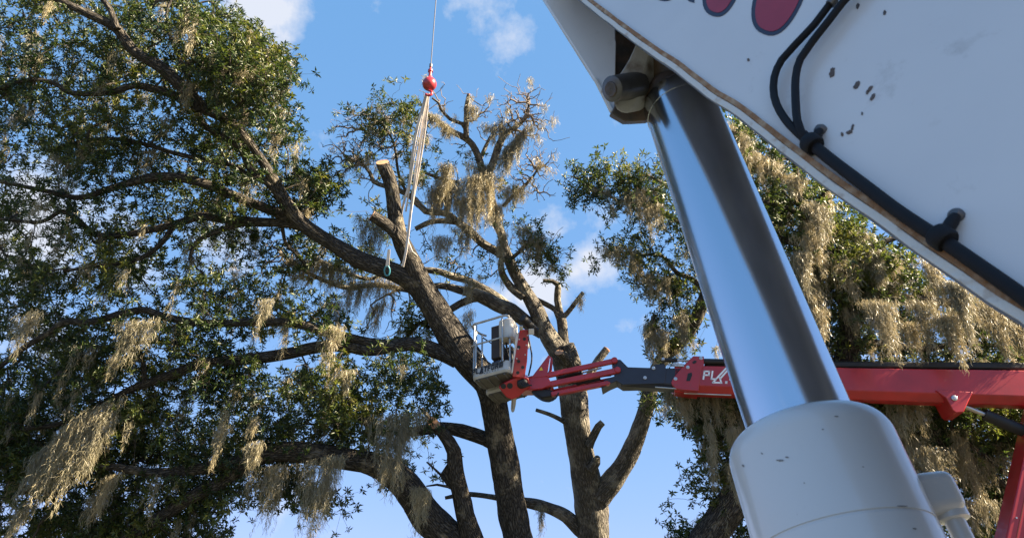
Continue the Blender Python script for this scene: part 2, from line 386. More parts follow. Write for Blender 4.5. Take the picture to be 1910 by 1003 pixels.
def moss_soup(beards):
    """beards: rows of start point, end point of the line they hang from, length, lean vector, fullness. Curly fibres along many hanging strands"""
    VV = []; TT = []
    for a, b, L, lean, full in beards:
        a = np.asarray(a, float); b = np.asarray(b, float); w = np.linalg.norm(b-a)
        K = int(max(6, full*(w/.0056+11)))
        u = np.clip(rng.normal(.5, .30, K), -.12, 1.12); lobes = .55+.45*np.abs(np.sin(u*(3+w*7)+rng.uniform(0, 6)))
        env = np.clip(1-np.abs(2*u-1)**2.0*.6, .2, 1)*lobes
        ln = L*env*rng.uniform(.2, 1.0, K)**.9*1.12; st = np.maximum(3, (ln/.020).astype(int)); T = int(st.sum())
        idx = np.repeat(np.arange(K), st); pos = np.concatenate([np.arange(q)/max(1, q) for q in st])*ln[idx]
        # strands in one beard draw together as they hang
        lobec = np.round(u*(1+w*4))/(1+w*4)
        uu = u+(lobec-u)*np.clip(pos/L, 0, 1)[:, None].squeeze()*0.0 if False else u[idx]+(np.clip(lobec[idx], .06, .94)-u[idx])*np.clip(pos/L*.9, 0, .5)
        thick = rng.normal(0, .035+.025*min(1, w), K)
        side = np.cross(unit(b-a+1e-6), [0, 0, 1.])
        wob = rng.uniform(0, 6.28, K); amp = rng.uniform(.004, .022, K)
        c = a+(b-a)*uu[:, None]+side*(thick[idx]*(1-.5*pos/L))[:, None]
        c[:, 2] -= pos; c += (np.asarray(lean)+rng.normal(0, .05*L, (K, 3))*[1, 1, 0])[idx]*(pos/L)[:, None]**1.3
        c[:, 0] += amp[idx]*np.sin(pos*14+wob[idx]); c[:, 1] += amp[idx]*np.cos(pos*11+wob[idx])
        c += rng.normal(0, .009, c.shape)
        d = rng.normal(0, .33, (T, 3)); d[:, 2] -= 1.0; d = unit_rows(d); l = rng.uniform(.06, .15, T)
        s = unit_rows(np.cross(d, rng.normal(0, 1, (T, 3)))); wd = rng.uniform(.0018, .0040, T)
        bend = unit_rows(rng.normal(0, 1, (T, 3)))*(l*.24)[:, None]
        p0, p1, p2 = c, c+d*(l*.5)[:, None]+bend, c+d*l[:, None]
        S_ = s*wd[:, None]
        VV.append(np.stack([p0-S_*.6, p0+S_*.6, p1-S_, p1+S_, p2], 1).reshape(-1, 3))
        TT.append(np.repeat(np.clip(rng.normal(.45, .12)+rng.normal(0, .17, T), 0, 1), 5))
    V = np.concatenate(VV); t = np.concatenate(TT); n = len(V)//5; bb = (np.arange(n)*5)[:, None]
    F = np.concatenate([bb+np.array(q) for q in ((0, 1, 3), (0, 3, 2), (2, 3, 4))], 1).reshape(-1, 3)
    return V, F, t
def mossline(x0, y0, x1, y1, lpx, d, lean=0, full=1.0):
    a, b = P(x0, y0, d), P(x1, y1, d+rng.uniform(-.15, .15)); L = lpx*d/FPX/.97
    return (a, b, L, np.array([lean*d/FPX, 0, 0]), full)
def moss_thing(label, group, *rows):
    if group == G1: rows = [(*r[:4], r[4]*1.2, r[5], r[6], r[7]*.8) for r in rows]     # thinner and longer on the leafy tree
    V, F, t = moss_soup([mossline(*r) for r in rows]); o0 = V.mean(0)
    o = soup('spanish_moss', V-o0, F, MOSS, None, t); o.location = tuple(o0); tag(o, label, 'moss', group); return o

def inpoly(x, y, poly):
    c = False; n = len(poly); j = n-1
    for i in range(n):
        xi, yi = poly[i]; xj, yj = poly[j]
        if (yi > y) != (yj > y) and x < (xj-xi)*(y-yi)/(yj-yi)+xi: c = not c
        j = i
    return c
def scatter(zones, gaps, n, noise_cut=.0, seed=0, clump=1.1):
    """attraction points through crown volumes: zones are (outline, near depth, far depth, weight)"""
    out = []; tot = sum(z[3] for z in zones)
    for poly, dn, df, w in zones:
        xs = [p[0] for p in poly]; ys = [p[1] for p in poly]; want = int(n*w/tot); got = 0; tries = 0
        while got < want and tries < want*40:
            tries += 1
            x = random.uniform(min(xs), max(xs)); y = random.uniform(min(ys), max(ys))
            if not inpoly(x, y, poly): continue
            d = dn+(df-dn)*random.random()**1.1
            if any(((x-gx)/rx)**2+((y-gy)/ry)**2 < random.uniform(.5, 1.15) for gx, gy, rx, ry in gaps): continue
            p = P(x+random.gauss(0, 15), y+random.gauss(0, 15), d)
            if mnoise.noise(Vector(p)*clump+Vector((seed*9.1, 0, 0))) < noise_cut-random.random()*.12: continue
            out.append(p); got += 1
    return np.array(out)

# ---- the big oak on the left (its stem passes behind the basket)
A = Tree('oak_tree', 'large leafy oak with a leaning dark trunk and long mossy limbs spreading left', (0.6, 10.6, 0), BARK)
A.limb([(1000, 1090, 30), (985, 1050, 30), (966, 1003, 30), (950, 917, 30), (934, 820, 29), (915, 718, 28), (902, 690, 28), (884, 770-130, 27), (836, 640-20, 29), (815, 590, 26), (794, 545, 24), (768, 490, 19), (744, 443, 17), (737, 400, 14.5), (730, 340, 14), (714, 303, 13.5)][:5]
       + [(916, 730, 28), (890, 690, 30), (862, 655, 33), (832, 610, 30), (812, 575, 27), (794, 545, 24), (768, 490, 20), (746, 443, 17), (737, 400, 15), (729, 345, 14), (713, 303, 13.5)], 12.3, 12.2, 'trunk', 22, .10, ground=True, cut=(-.12, -.80, .55))
A.limb([(752, 455, 13), (728, 425, 12.5), (694, 402, 12)], 12.15, 11.9, 'stub', 14, .07, cut=(-.75, -.5, .35))
mainl = [(808, 575, 22), (760, 520, 20), (675, 486, 18), (620, 455, 15.5), (564, 417, 15), (528, 372, 14), (508, 332, 11), (478, 284, 9), (449, 246, 9), (420, 222, 10), (385, 205, 10), (349, 170, 12), (299, 125, 12), (249, 95, 11), (219, 55, 10), (190, 38, 9), (150, 20, 8), (80, -15, 7)]
A.limb(mainl, 12.3, 11.2, 'limb', 18, .1)
A.limb([(525, 372, 9), (503, 344, 8), (469, 319, 7), (449, 279, 6), (419, 257, 6.5), (379, 232, 7), (369, 208, 7), (344, 186, 8), (294, 168, 8), (249, 160, 7), (210, 172, 6), (135, 174, 5.5), (100, 155, 5), (50, 150, 4.5), (-20, 172, 4)], 11.9, 11.6)
A.limb([(219, 55, 7), (205, 18, 6), (175, -20, 5)], 11.3, 11.4)
A.limb([(369, 208, 6), (352, 150, 5), (318, 70, 4), (312, 20, 3), (330, -20, 2.5)], 11.5, 11.9)
A.limb([(560, 418, 13), (523, 399, 11), (449, 371, 10), (399, 349, 9.5), (349, 334, 9.5), (299, 329, 9), (249, 339, 8), (199, 354, 7), (150, 369, 6), (100, 359, 5), (50, 349, 4.5), (-20, 334, 4)], 12.2, 11.8)
A.limb([(464, 329, 6), (434, 309, 5), (374, 297, 5), (319, 284, 4.5), (269, 269, 4.5), (209, 259, 4), (150, 264, 3.5), (90, 282, 3)], 11.9, 12.3)
A.limb([(562, 420, 12), (524, 415, 10), (474, 414, 9.5), (424, 409, 9.5), (374, 404, 9), (324, 419, 8), (279, 429, 7), (224, 439, 6), (175, 436, 5.5), (145, 409, 5), (115, 394, 4.5), (75, 414, 4), (0, 409, 3.5), (-30, 420, 3)], 12.2, 12.2)
A.limb([(324, 419, 5.5), (309, 444, 5.5), (284, 469, 5), (249, 486, 4.5), (199, 494, 4), (120, 505, 3)], 12.2, 12.0)
A.limb([(474, 414, 6), (449, 419, 5.5), (399, 434, 5), (369, 449, 4.5), (356, 474, 4), (357, 495, 3)], 12.2, 12.1)
A.limb([(526, 420, 4), (533, 454, 3.5), (551, 471, 3.5), (575, 500, 3)], 12.2, 12.5)
A.limb([(852, 672, 17), (826, 660, 16), (801, 650, 16), (770, 641, 15), (738, 645, 14), (690, 652, 13), (640, 645, 12), (587, 648, 12), (545, 657, 12), (501, 665, 12), (436, 672, 11), (376, 678, 10.5), (341, 690, 10), (301, 705, 9.5), (271, 716, 9), (235, 730, 7), (180, 760, 6), (110, 790, 5), (40, 800, 4)], 12.2, 11.6, 'limb', 16)
A.limb([(271, 716, 6), (268, 690, 5.5), (262, 655, 4), (240, 625, 3)], 11.7, 11.9)
A.limb([(738, 645, 11), (700, 640, 10), (650, 630, 10), (600, 617, 9.5), (550, 602, 9), (476, 600, 9), (411, 603, 8.5), (341, 598, 8), (301, 588, 8), (266, 578, 7.5), (216, 588, 7.5), (175, 600, 7.5), (120, 600, 7), (95, 618, 6.5), (50, 645, 6), (20, 668, 5.5), (-20, 700, 5)], 12.1, 11.3)
A.limb([(341, 640, 5), (250, 640, 4), (150, 675, 4.5), (100, 705, 4), (60, 740, 3.5), (0, 760, 3)], 12.3, 12.3)
A.limb([(932, 832, 16), (905, 818, 15), (871, 806, 14), (851, 801, 13), (826, 797, 12), (796, 800, 11), (760, 806, 9), (715, 800, 7), (660, 780, 6), (600, 770, 5)], 12.4, 12.6)
A.limb([(890, 1065, 36), (846, 1010, 34), (801, 967, 33), (766, 916, 31), (736, 886, 29), (701, 866, 25), (650, 856, 22), (600, 848, 22), (551, 842, 21), (500, 845, 19), (451, 858, 15), (426, 864, 13), (351, 876, 11), (281, 881, 9), (200, 870, 7), (100, 890, 6), (10, 930, 5)], 12.0, 11.3, 'limb', 20, .1, ground=True)
A.limb([(500, 848, 14), (451, 871, 14), (410, 900, 14), (376, 916, 13), (326, 946, 13), (271, 981, 12), (225, 1010, 11)], 11.6, 11.4)
A.limb([(905, 1060, 24), (881, 1003, 22), (868, 960, 20), (858, 915, 18), (850, 881, 17), (846, 841, 15), (838, 824, 14), (826, 808, 12), (808, 788, 11)], 11.9, 11.7, 'limb', 16, .16, ground=True, cut=(-.15, -.97, .15))
A.limb([(822, 805, 6), (806, 785, 5), (786, 761, 3.5)], 11.8, 11.9, 'stub')
A.limb([(856, 905, 12), (838, 893, 12), (832, 880, 9), (838, 868, 6)], 11.85, 11.8, 'burl', 12, .25)
A.limb([(846, 911, 4), (836, 907, 3), (815, 903, 2.5), (795, 906, 1.5)], 11.8, 11.7, 'dead_twig', 6)
A.limb([(838, 907, 3), (821, 884, 2.5), (796, 861, 1.8)], 11.8, 11.6, 'dead_twig', 6)
A.limb([(800, 612, 5), (788, 600, 4), (770, 615, 4), (755, 632, 3.5), (735, 628, 3)], 12.4, 12.6, 'limb', 8)

uppl = [(-40, -40), (412, -40), (428, 20), (438, 45), (470, 40), (482, 75), (520, 100), (540, 130), (548, 150), (528, 190), (538, 230), (552, 265), (575, 300), (602, 305), (630, 340), (622, 380), (585, 412), (545, 420), (500, 435), (430, 430), (390, 455), (340, 450), (280, 500), (-40, 520)]
midz = [(-40, 490), (200, 500), (270, 480), (330, 485), (380, 500), (450, 510), (520, 530), (600, 555), (640, 600), (690, 640), (640, 650), (540, 645), (380, 690), (-40, 720)]
lowz = [(-40, 660), (180, 650), (330, 700), (450, 670), (530, 690), (600, 690), (680, 665), (770, 670), (818, 690), (832, 740), (815, 770), (770, 800), (700, 830), (600, 845), (520, 850), (440, 850), (300, 870), (-40, 900)]
botz = [(-40, 820), (300, 840), (430, 870), (470, 900), (430, 950), (400, 1000), (430, 1040), (-40, 1040)]
gaps = [(15, 70, 18, 16), (60, 80, 16, 20), (20, 140, 22, 20), (110, 140, 10, 14), (180, 105, 22, 16), (165, 195, 22, 14), (230, 185, 14, 10), (300, 205, 18, 10), (305, 185, 10, 10), (195, 240, 16, 8), (90, 205, 20, 10), (20, 258, 16, 10), (80, 55, 12, 10), (330, 195, 8, 12),
        (60, 440, 50, 16), (100, 405, 30, 14), (200, 410, 22, 14), (240, 375, 14, 12), (230, 470, 30, 9), (140, 525, 28, 8), (300, 470, 20, 12), (390, 460, 34, 16), (445, 440, 14, 10), (15, 520, 20, 12), (60, 690, 28, 12), (20, 720, 22, 16), (320, 745, 40, 16), (350, 765, 24, 14), (275, 770, 18, 12), (400, 740, 22, 9), (560, 678, 40, 14), (30, 640, 14, 10), (180, 720, 14, 10), (100, 760, 20, 8),
        (400, 890, 18, 10), (470, 990, 40, 50), (300, 905, 20, 10), (130, 820, 16, 8), (590, 300, 12, 16), (500, 300, 10, 8), (420, 540, 20, 10), (320, 260, 14, 6), (450, 190, 12, 8)]
zones = [(uppl, 11.4, 14.6, 1.9), ([(330, -30), (412, -40), (428, 20), (482, 75), (540, 130), (530, 200), (560, 270), (520, 300), (440, 240), (360, 150)], 10.8, 13.4, .38), (midz, 11.3, 14.2, .75), (lowz, 11.2, 14.0, 1.6), (botz, 11.2, 13.6, 1.0),
         ([(540, 320), (632, 320), (628, 400), (600, 425), (560, 400)], 11.8, 13.6, .075), ([(380, 430), (640, 440), (700, 520), (640, 560), (420, 520)], 12.3, 14.5, .12), ([(490, 850), (640, 850), (640, 950), (560, 930), (490, 920)], 11.4, 12.2, .12),
         ([(660, 850), (850, 800), (850, 870), (720, 930)], 12.0, 13.0, .035), ([(760, 560), (800, 560), (800, 640), (700, 640)], 12.2, 12.9, .03)]
att = scatter(zones, gaps, 5500, -.05, 1)
dirs = grow(A, att, True)
foliage(A, att, dirs, LEAF_A, 4, 9, .115, .096, .029)

# ---- the half dead oak behind the lift
B = Tree('bare_oak_tree', 'pale half bare oak with forked trunk, sawn stubs and mossy top behind the lift', (2.05, 12.3, 0), BARK_B)
B.limb([(1106, 1075, 35), (1107, 1003, 32), (1104, 950, 34), (1096, 905, 32), (1085, 851, 27), (1075, 781, 29), (1070, 741, 30), (1063, 705, 27), (1052, 672, 25), (1040, 652, 22), (1018, 618, 18), (1003, 583, 16), (985, 552, 14), (963, 514, 12), (950, 486, 11), (941, 462, 9.5), (935, 435, 9), (925, 415, 8), (920, 385, 8), (911, 350, 8), (902, 325, 8)], 13.6, 13.2, 'trunk', 22, .1, ground=True)
B.limb([(1080, 760, 18), (1076, 720, 18), (1072, 690, 17), (1063, 660, 15), (1058, 642, 14)], 13.35, 13.3, 'stub', 14, .18)
B.limb([(1058, 672, 12), (1050, 662, 10), (1043, 657, 9)], 13.2, 12.95, 'stub', 12, .05, cut=(-.1, -.8, .6))
B.limb([(1052, 655, 13), (1050, 618, 11), (1046, 592, 11), (1036, 578, 6), (1020, 568, 5.5), (1000, 558, 5)], 13.5, 13.5)
B.limb([(1047, 592, 7), (1040, 560, 7), (1040, 530, 6.5), (1030, 524, 4.5), (1013, 523, 4)], 13.5, 13.5)
B.limb([(1049, 592, 7), (1057, 585, 5.5), (1073, 565, 5), (1088, 545, 4)], 13.5, 13.4)
B.limb([(1118, 925, 26), (1146, 891, 22), (1166, 862, 19), (1186, 818, 17.5), (1201, 776, 16), (1211, 736, 15), (1219, 700, 14), (1238, 666, 14), (1259, 645, 15), (1284, 617, 15), (1304, 582, 13), (1318, 540, 11), (1328, 500, 9), (1322, 450, 7), (1312, 410, 6)], 13.5, 12.9, 'limb', 18)
B.limb([(1240, 665, 9), (1228, 640, 7), (1215, 610, 5), (1222, 585, 4)], 13.2, 13.2)
B.limb([(1318, 545, 7), (1290, 520, 6), (1262, 508, 4.5), (1235, 478, 3.5), (1190, 475, 2.5), (1150, 470, 2)], 13.1, 13.0)
B.limb([(1326, 470, 6), (1290, 430, 5), (1240, 400, 4), (1190, 380, 3.5), (1150, 372, 3), (1100, 345, 2.5), (1070, 330, 2)], 13.0, 12.8)
B.limb([(1312, 410, 5), (1280, 380, 4), (1240, 345, 3), (1205, 325, 2.5)], 12.9, 12.8)
B.limb([(1078, 745, 9), (1095, 712, 9), (1110, 680, 8.5), (1131, 652, 8)], 13.4, 13.7, 'stub', 10, .15, cut=True)
B.limb([(1098, 832, 9), (1108, 810, 8), (1116, 795, 8), (1124, 787, 7)], 13.2, 13.2, 'stub', 10, .3)
B.limb([(1102, 875, 12), (1112, 862, 9), (1114, 852, 6)], 13.2, 13.1, 'burl', 10, .3)
B.limb([(1060, 790, 6), (1046, 782, 5), (1025, 772, 4.5), (1000, 764, 3.5)], 13.4, 13.2, 'stub', 8, .2)
B.limb([(1110, 1010, 16), (1080, 985, 15), (1055, 962, 13), (1020, 945, 12), (977, 936, 10), (930, 928, 6), (871, 921, 5), (830, 928, 3.5)], 13.7, 13.3, 'limb', 12, .2)
B.limb([(1012, 618, 16), (990, 606, 15), (971, 592, 14), (954, 580, 15), (927, 568, 15), (893, 551, 13), (860, 541, 9), (820, 533, 7), (770, 541, 6), (700, 531, 5.5), (650, 537, 5), (600, 521, 4.5), (560, 500, 4), (520, 470, 3)], 13.5, 13.2)
B.limb([(972, 590, 9), (927, 553, 8), (899, 536, 8), (871, 522, 8), (848, 517, 8), (820, 507, 7), (790, 503, 6), (740, 500, 5), (690, 520, 4), (640, 505, 3.5), (585, 480, 3)], 13.6, 13.5)
B.limb([(902, 556, 8), (882, 557, 8), (857, 567, 7.5), (834, 581, 7), (815, 590, 5)], 13.5, 13.2)
B.limb([(977, 553, 10), (952, 534, 8), (938, 512, 7), (934, 492, 6.5), (940, 470, 6)], 13.3, 13.2)
B.limb([(941, 480, 9), (927, 470, 9), (899, 453, 8.5), (879, 433, 8), (855, 415, 7.5), (830, 398, 7), (794, 394, 6.5), (775, 373, 6), (748, 357, 5.5), (720, 348, 5), (697, 339, 5), (690, 322, 4), (680, 310, 3)], 13.2, 12.9)
B.limb([(858, 416, 6), (830, 412, 6), (803, 414, 5.5), (775, 427, 5)], 13.0, 13.0)
B.limb([(795, 394, 4), (770, 375, 3.5), (745, 330, 3), (735, 270, 2.5), (715, 230, 2)], 12.9, 13.2)
B.limb([(855, 340, 4), (830, 336, 4), (800, 325, 3.5), (780, 318, 3)], 13.1, 13.0)
B.limb([(902, 328, 8), (892, 292, 7.5), (881, 270, 7), (866, 257, 6.5), (839, 243, 6), (820, 228, 5), (798, 214, 3.5)], 13.2, 13.1)
B.limb([(870, 257, 6), (869, 240, 5.5), (870, 222, 5.5), (870, 200, 4.5), (874, 177, 3.5)], 13.1, 13.0, cut=True)
B.limb([(869, 242, 4), (862, 231, 4), (839, 222, 3.5), (822, 203, 3), (818, 192, 2.5), (806, 183, 2)], 13.1, 12.8)
B.limb([(908, 332, 8), (920, 303, 8), (931, 270, 7.5), (943, 250, 6.5), (963, 237, 5), (978, 222, 4), (985, 205, 3), (987, 192, 2)], 13.2, 13.3)
B.limb([(908, 330, 5), (895, 305, 4.5), (905, 275, 4), (915, 255, 3)], 13.3, 13.3)
B.limb([(938, 385, 4), (960, 362, 4), (977, 348, 3.5), (995, 328, 2.5), (1009, 305, 1.5)], 13.2, 13.1)
B.limb([(950, 486, 5), (968, 470, 4), (985, 455, 3.5), (1005, 460, 3), (1030, 490, 2.5)], 13.3, 13.0)
B.limb([(992, 345, 2), (1000, 350, 1.8), (1006, 360, 1.2)], 13.1, 13.0, 'dead_twig', 5)
zB = [([(655, 225), (690, 170), (730, 190), (760, 180), (785, 210), (775, 240), (690, 260), (665, 275)], 12.6, 13.6, .5), ([(735, 250), (800, 240), (820, 330), (800, 360), (740, 330)], 12.7, 13.4, .26), ([(650, 300), (760, 270), (760, 330), (690, 360)], 12.8, 13.5, .06),
      ([(860, 300), (950, 320), (940, 370), (870, 370)], 12.9, 13.4, .12), ([(1000, 430), (1045, 470), (1052, 500), (1030, 512), (990, 480), (960, 440)], 12.8, 13.2, .32), ([(640, 400), (770, 380), (800, 520), (640, 500), (600, 440)], 12.8, 13.8, .22),
      ([(800, 440), (960, 470), (980, 520), (850, 520)], 13, 13.6, .14), ([(940, 390), (1010, 410), (1000, 440), (930, 440)], 13, 13.5, .06),
      ([(1055, 310), (1120, 305), (1150, 300), (1225, 310), (1225, 400), (1170, 390), (1090, 375), (1060, 350)], 12.6, 13.3, .95), ([(1120, 460), (1200, 420), (1215, 480), (1260, 490), (1330, 560), (1300, 600), (1230, 570), (1180, 520)], 12.7, 13.4, 1.1), ([(1200, 380), (1300, 400), (1330, 500), (1290, 500), (1250, 430)], 12.5, 13.3, .5), ([(1200, 600), (1330, 560), (1350, 690), (1300, 660), (1230, 680)], 12.8, 13.6, .35), ([(1215, 725), (1280, 730), (1280, 780), (1215, 770)], 12.9, 13.4, .18), ([(1190, 290), (1240, 330), (1235, 400), (1190, 380)], 12.6, 13.2, .3)]
attB = scatter(zB, [], 640, -.3, 2)
dB = grow(B, attB, True)
foliage(B, attB, dB, LEAF_A, 4, 8, .11, .092, .028, tint_shift=.08)
# bare twigs of the dying top
zT = [([(960, 170), (1000, 160), (1012, 240), (985, 300)], 12.9, 13.3, .5), ([(985, 290), (1025, 280), (1025, 360), (985, 370)], 12.9, 13.2, .4), ([(615, 240), (660, 215), (670, 330), (620, 310)], 12.8, 13.2, .5), ([(625, 250), (700, 200), (760, 240), (740, 300), (690, 330), (625, 300)], 12.7, 13.5, .9), ([(930, 190), (960, 165), (1000, 185), (1005, 225), (990, 290), (940, 240)], 12.9, 13.5, 1.0), ([(960, 300), (1015, 290), (1012, 350), (960, 370)], 12.9, 13.3, .5), ([(785, 160), (830, 150), (835, 210), (800, 220)], 12.8, 13.1, .12), ([(880, 180), (930, 210), (930, 250), (890, 240)], 12.9, 13.4, .22),
      ([(780, 460), (960, 460), (960, 520), (800, 560)], 12.8, 13.5, .35), ([(690, 560), (800, 560), (800, 640), (680, 640)], 12.6, 13.4, .35), ([(420, 440), (620, 450), (640, 560), (480, 540)], 12.8, 13.8, .5), ([(950, 400), (1040, 440), (1040, 500), (960, 480)], 12.8, 13.4, .35), ([(830, 250), (950, 260), (950, 330), (840, 330)], 13, 13.4, .2)]
attT = scatter(zT, [], 1800, -.6, 3)
leafy_tw = B.tw; grow(B, attT, False, .0046, name='bare_twigs'); B.tw = np.concatenate([leafy_tw, B.tw[::3]])

# ---- the mossy oak on the right, behind the crane
Cx = Tree('mossy_oak_tree', 'big oak hung with thick golden moss behind the crane cylinder and the red boom', (3.0, 9.3, 0), BARK)
Cx.limb([(1290, 1060, 34), (1322, 1003, 34), (1350, 960, 32), (1380, 920, 31), (1440, 845, 29), (1520, 765, 27), (1570, 690, 25), (1582, 640, 22), (1582, 585, 19), (1572, 520, 15), (1540, 460, 12), (1505, 410, 10), (1490, 370, 8), (1485, 320, 6), (1470, 260, 4)], 11.3, 11.0, 'trunk', 18, .1, ground=True)
Cx.limb([(1545, 465, 9), (1505, 440, 11), (1460, 450, 10), (1439, 432, 9), (1400, 420, 7), (1370, 380, 5), (1350, 320, 4)], 11.1, 11.2)
Cx.limb([(1492, 400, 6), (1460, 385, 5), (1419, 374, 4), (1395, 355, 3)], 11.0, 10.8)
Cx.limb([(1495, 400, 5), (1520, 380, 4), (1550, 350, 3), (1600, 370, 3)], 11.0, 10.8)
Cx.limb([(1582, 600, 14), (1640, 560, 12), (1720, 560, 10), (1800, 570, 8), (1900, 600, 6), (1990, 590, 5)], 11.0, 10.6)
Cx.limb([(1560, 700, 14), (1640, 760, 12), (1720, 800, 10), (1800, 860, 9), (1870, 900, 8), (1960, 960, 6)], 11.1, 10.8)
Cx.limb([(1720, 800, 7), (1780, 810, 6), (1850, 860, 5), (1890, 890, 4), (1960, 890, 4)], 10.9, 10.7)
Cx.limb([(1580, 640, 10), (1640, 640, 8), (1720, 650, 7), (1800, 640, 5), (1900, 650, 4)], 11.0, 11.6)
Cx.limb([(1420, 870, 10), (1400, 800, 8), (1370, 760, 7), (1330, 745, 6), (1290, 750, 4)], 11.2, 11.4)
Cx.limb([(1572, 520, 9), (1620, 470, 7), (1680, 440, 6), (1760, 430, 5)], 11.0, 11.2)
zC = [([(1345, 210), (1400, 235), (1500, 320), (1620, 410), (1700, 470), (1700, 560), (1600, 560), (1480, 500), (1400, 400), (1340, 300)], 10.6, 12.8, 1.25), ([(1440, 480), (1600, 480), (1700, 500), (1800, 540), (1960, 650), (1960, 700), (1500, 700), (1460, 600)], 10.8, 12.8, 1.1),
      ([(1560, 720), (1960, 740), (1960, 820), (1600, 810)], 10.6, 12.4, 1.0), ([(1620, 800), (1960, 800), (1960, 1040), (1800, 1040), (1700, 900)], 10.8, 12.8, 1.1), ([(1250, 725), (1400, 725), (1400, 840), (1330, 820), (1280, 760)], 11.2, 12.6, .55), ([(1310, 830), (1380, 830), (1380, 950), (1320, 900)], 11.2, 11.6, .12), ([(1300, 890), (1340, 930), (1330, 960), (1290, 960)], 11.3, 11.6, .02), ([(1380, 960), (1400, 960), (1400, 1010), (1385, 1010)], 11.2, 11.4, .04), ([(1230, 945), (1290, 960), (1300, 1040), (1225, 1040)], 11.3, 11.8, .12)]
gC = [(1600, 470, 10, 20), (1700, 590, 8, 10), (1800, 660, 20, 26), (1870, 885, 18, 26), (1880, 850, 12, 10), (1850, 980, 20, 16), (1500, 560, 10, 12), (1545, 640, 12, 16), (1400, 330, 8, 8)]
attC = scatter(zC, gC, 3000, -.2, 4)
dC = grow(Cx, attC, True)
foliage(Cx, attC, dC, LEAF_C, 4, 8, .105, .088, .031, tint_shift=.06)

# ------------------------------------------------------------------ Spanish moss: the beards one can pick out, then the rest
G1 = 'moss beards hanging from the big left oak'
moss_thing('long diagonal curtain of grey moss draped down through the lowest leaves at far left', G1, (150, 770, 225, 740, 150, 11.2, -30, 1.1), (110, 800, 170, 770, 120, 11.2, -30, 1), (60, 850, 120, 810, 90, 11.2, -25, 1))
moss_thing('grey moss streak just right of the long diagonal curtain at far left', G1, (190, 770, 235, 760, 110, 11.1, -30, .9))
moss_thing('pale moss tuft hanging from the sunlit end of the upper lower limb at far left', G1, (40, 590, 80, 575, 75, 11.2, -10, 1))
moss_thing('broad dim moss curtain under the sunlit bend of the middle left limb', G1, (225, 600, 300, 592, 75, 11.2, -8, .8))
moss_thing('narrow tan moss tail hanging alone above the big lowest left limb', G1, (405, 795, 432, 790, 65, 11.1, -8, 1.1))
moss_thing('small bright moss tassel right of the narrow tan tail above the lowest limb', G1, (466, 778, 484, 775, 42, 11.1, -3, 1.1))
moss_thing('tan moss tail crossing the front of the lowest left limb', G1, (464, 825, 490, 820, 70, 11.0, -4, 1.1))
moss_thing('large ragged moss curtain hanging below the lowest limb into open sky', G1, (565, 860, 640, 845, 155, 11.2, -14, 1.0), (600, 850, 640, 850, 115, 11.3, -8, .9))
moss_thing('dark thin moss veil left of the large curtain below the lowest limb', G1, (490, 870, 535, 862, 95, 11.3, -14, .7))
moss_thing('rounded pale green moss beard on the front of the thick lowest stem', G1, (768, 905, 802, 912, 80, 11.3, -4, 1.5))
moss_thing('wide grey moss curtain over the lowest limb beside the sawn vertical stem', G1, (690, 775, 785, 765, 110, 11.4, -6, .9), (720, 800, 770, 800, 90, 11.4, -4, .9))
moss_thing('thin moss tails hanging from the lowest limb above its bend', G1, (700, 850, 760, 880, 60, 11.4, -4, .6))
moss_thing('small round moss tuft among the leaves above the sawn vertical stem', G1, (640, 690, 662, 688, 40, 11.3, 0, 1.2))
moss_thing('moss beard straddling the two middle limbs near the trunk', G1, (598, 610, 640, 606, 60, 11.5, -3, 1.1))
moss_thing('moss beard hanging from the sunlit middle limb left of the paired limbs', G1, (482, 560, 510, 556, 60, 11.5, -4, 1.0))
moss_thing('golden moss beards at bottom left corner below the long curtain', G1, (30, 945, 70, 930, 60, 11.2, -20, 1.1), (170, 925, 205, 920, 55, 11.1, -14, 1.2), (190, 890, 225, 880, 55, 11.1, -8, 1))
moss_thing('pale moss tuft at the right edge of the upper left crown', G1, (505, 248, 532, 240, 50, 11.0, -2, 1.0))
G2 = 'moss beards hanging from the half bare oak'
moss_thing('broad golden moss curtain behind the big left limb and its shackle', G2, (535, 475, 600, 490, 65, 13.1, -5, 1.2), (590, 480, 650, 500, 62, 13.1, -4, 1.2))
moss_thing('ragged moss curtain hanging behind the limb fork below the shackle', G2, (640, 520, 700, 525, 75, 13.1, -8, 1.1), (690, 515, 745, 520, 65, 13.2, -4, .9))
moss_thing('grey moss wedge hanging under the far limb above the middle left limb', G2, (600, 560, 660, 560, 55, 13.1, -3, .8))
moss_thing('long thin moss streamer trailing down left of the leaning trunk', G2, (690, 570, 735, 555, 70, 13.1, -30, .8))
moss_thing('moss curtain hanging behind the short sawn stub', G2, (665, 400, 730, 425, 85, 13.0, -4, .9))
moss_thing('tall tan moss beard hanging from the bare top just right of the straps', G2, (800, 360, 835, 340, 85, 12.9, -6, 1.5))
moss_thing('pointed moss beard on a thin twig between the straps and the mossy stem', G2, (820, 305, 848, 308, 75, 12.9, 0, 1.5), (805, 335, 860, 340, 70, 13.0, 0, 1.2))
moss_thing('widest golden moss curtain shrouding the upper stem of the bare oak', G2, (862, 330, 930, 325, 120, 12.9, 0, 1.8), (845, 370, 910, 365, 75, 12.8, -5, 1.6), (870, 300, 925, 310, 60, 13.0, 0, 1.2), (800, 350, 870, 350, 80, 13.0, 0, 1.2), (900, 380, 945, 380, 60, 12.9, 0, 1.2))
moss_thing('moss fringe right of the widest golden curtain on the bare oak', G2, (925, 345, 985, 350, 45, 13.0, 0, 1.1))
moss_thing('moss streamer swept down from the topmost right fork of the bare oak', G2, (930, 290, 985, 232, 70, 13.1, -8, 1.6), (905, 235, 960, 225, 50, 13.1, -3, 1.2))
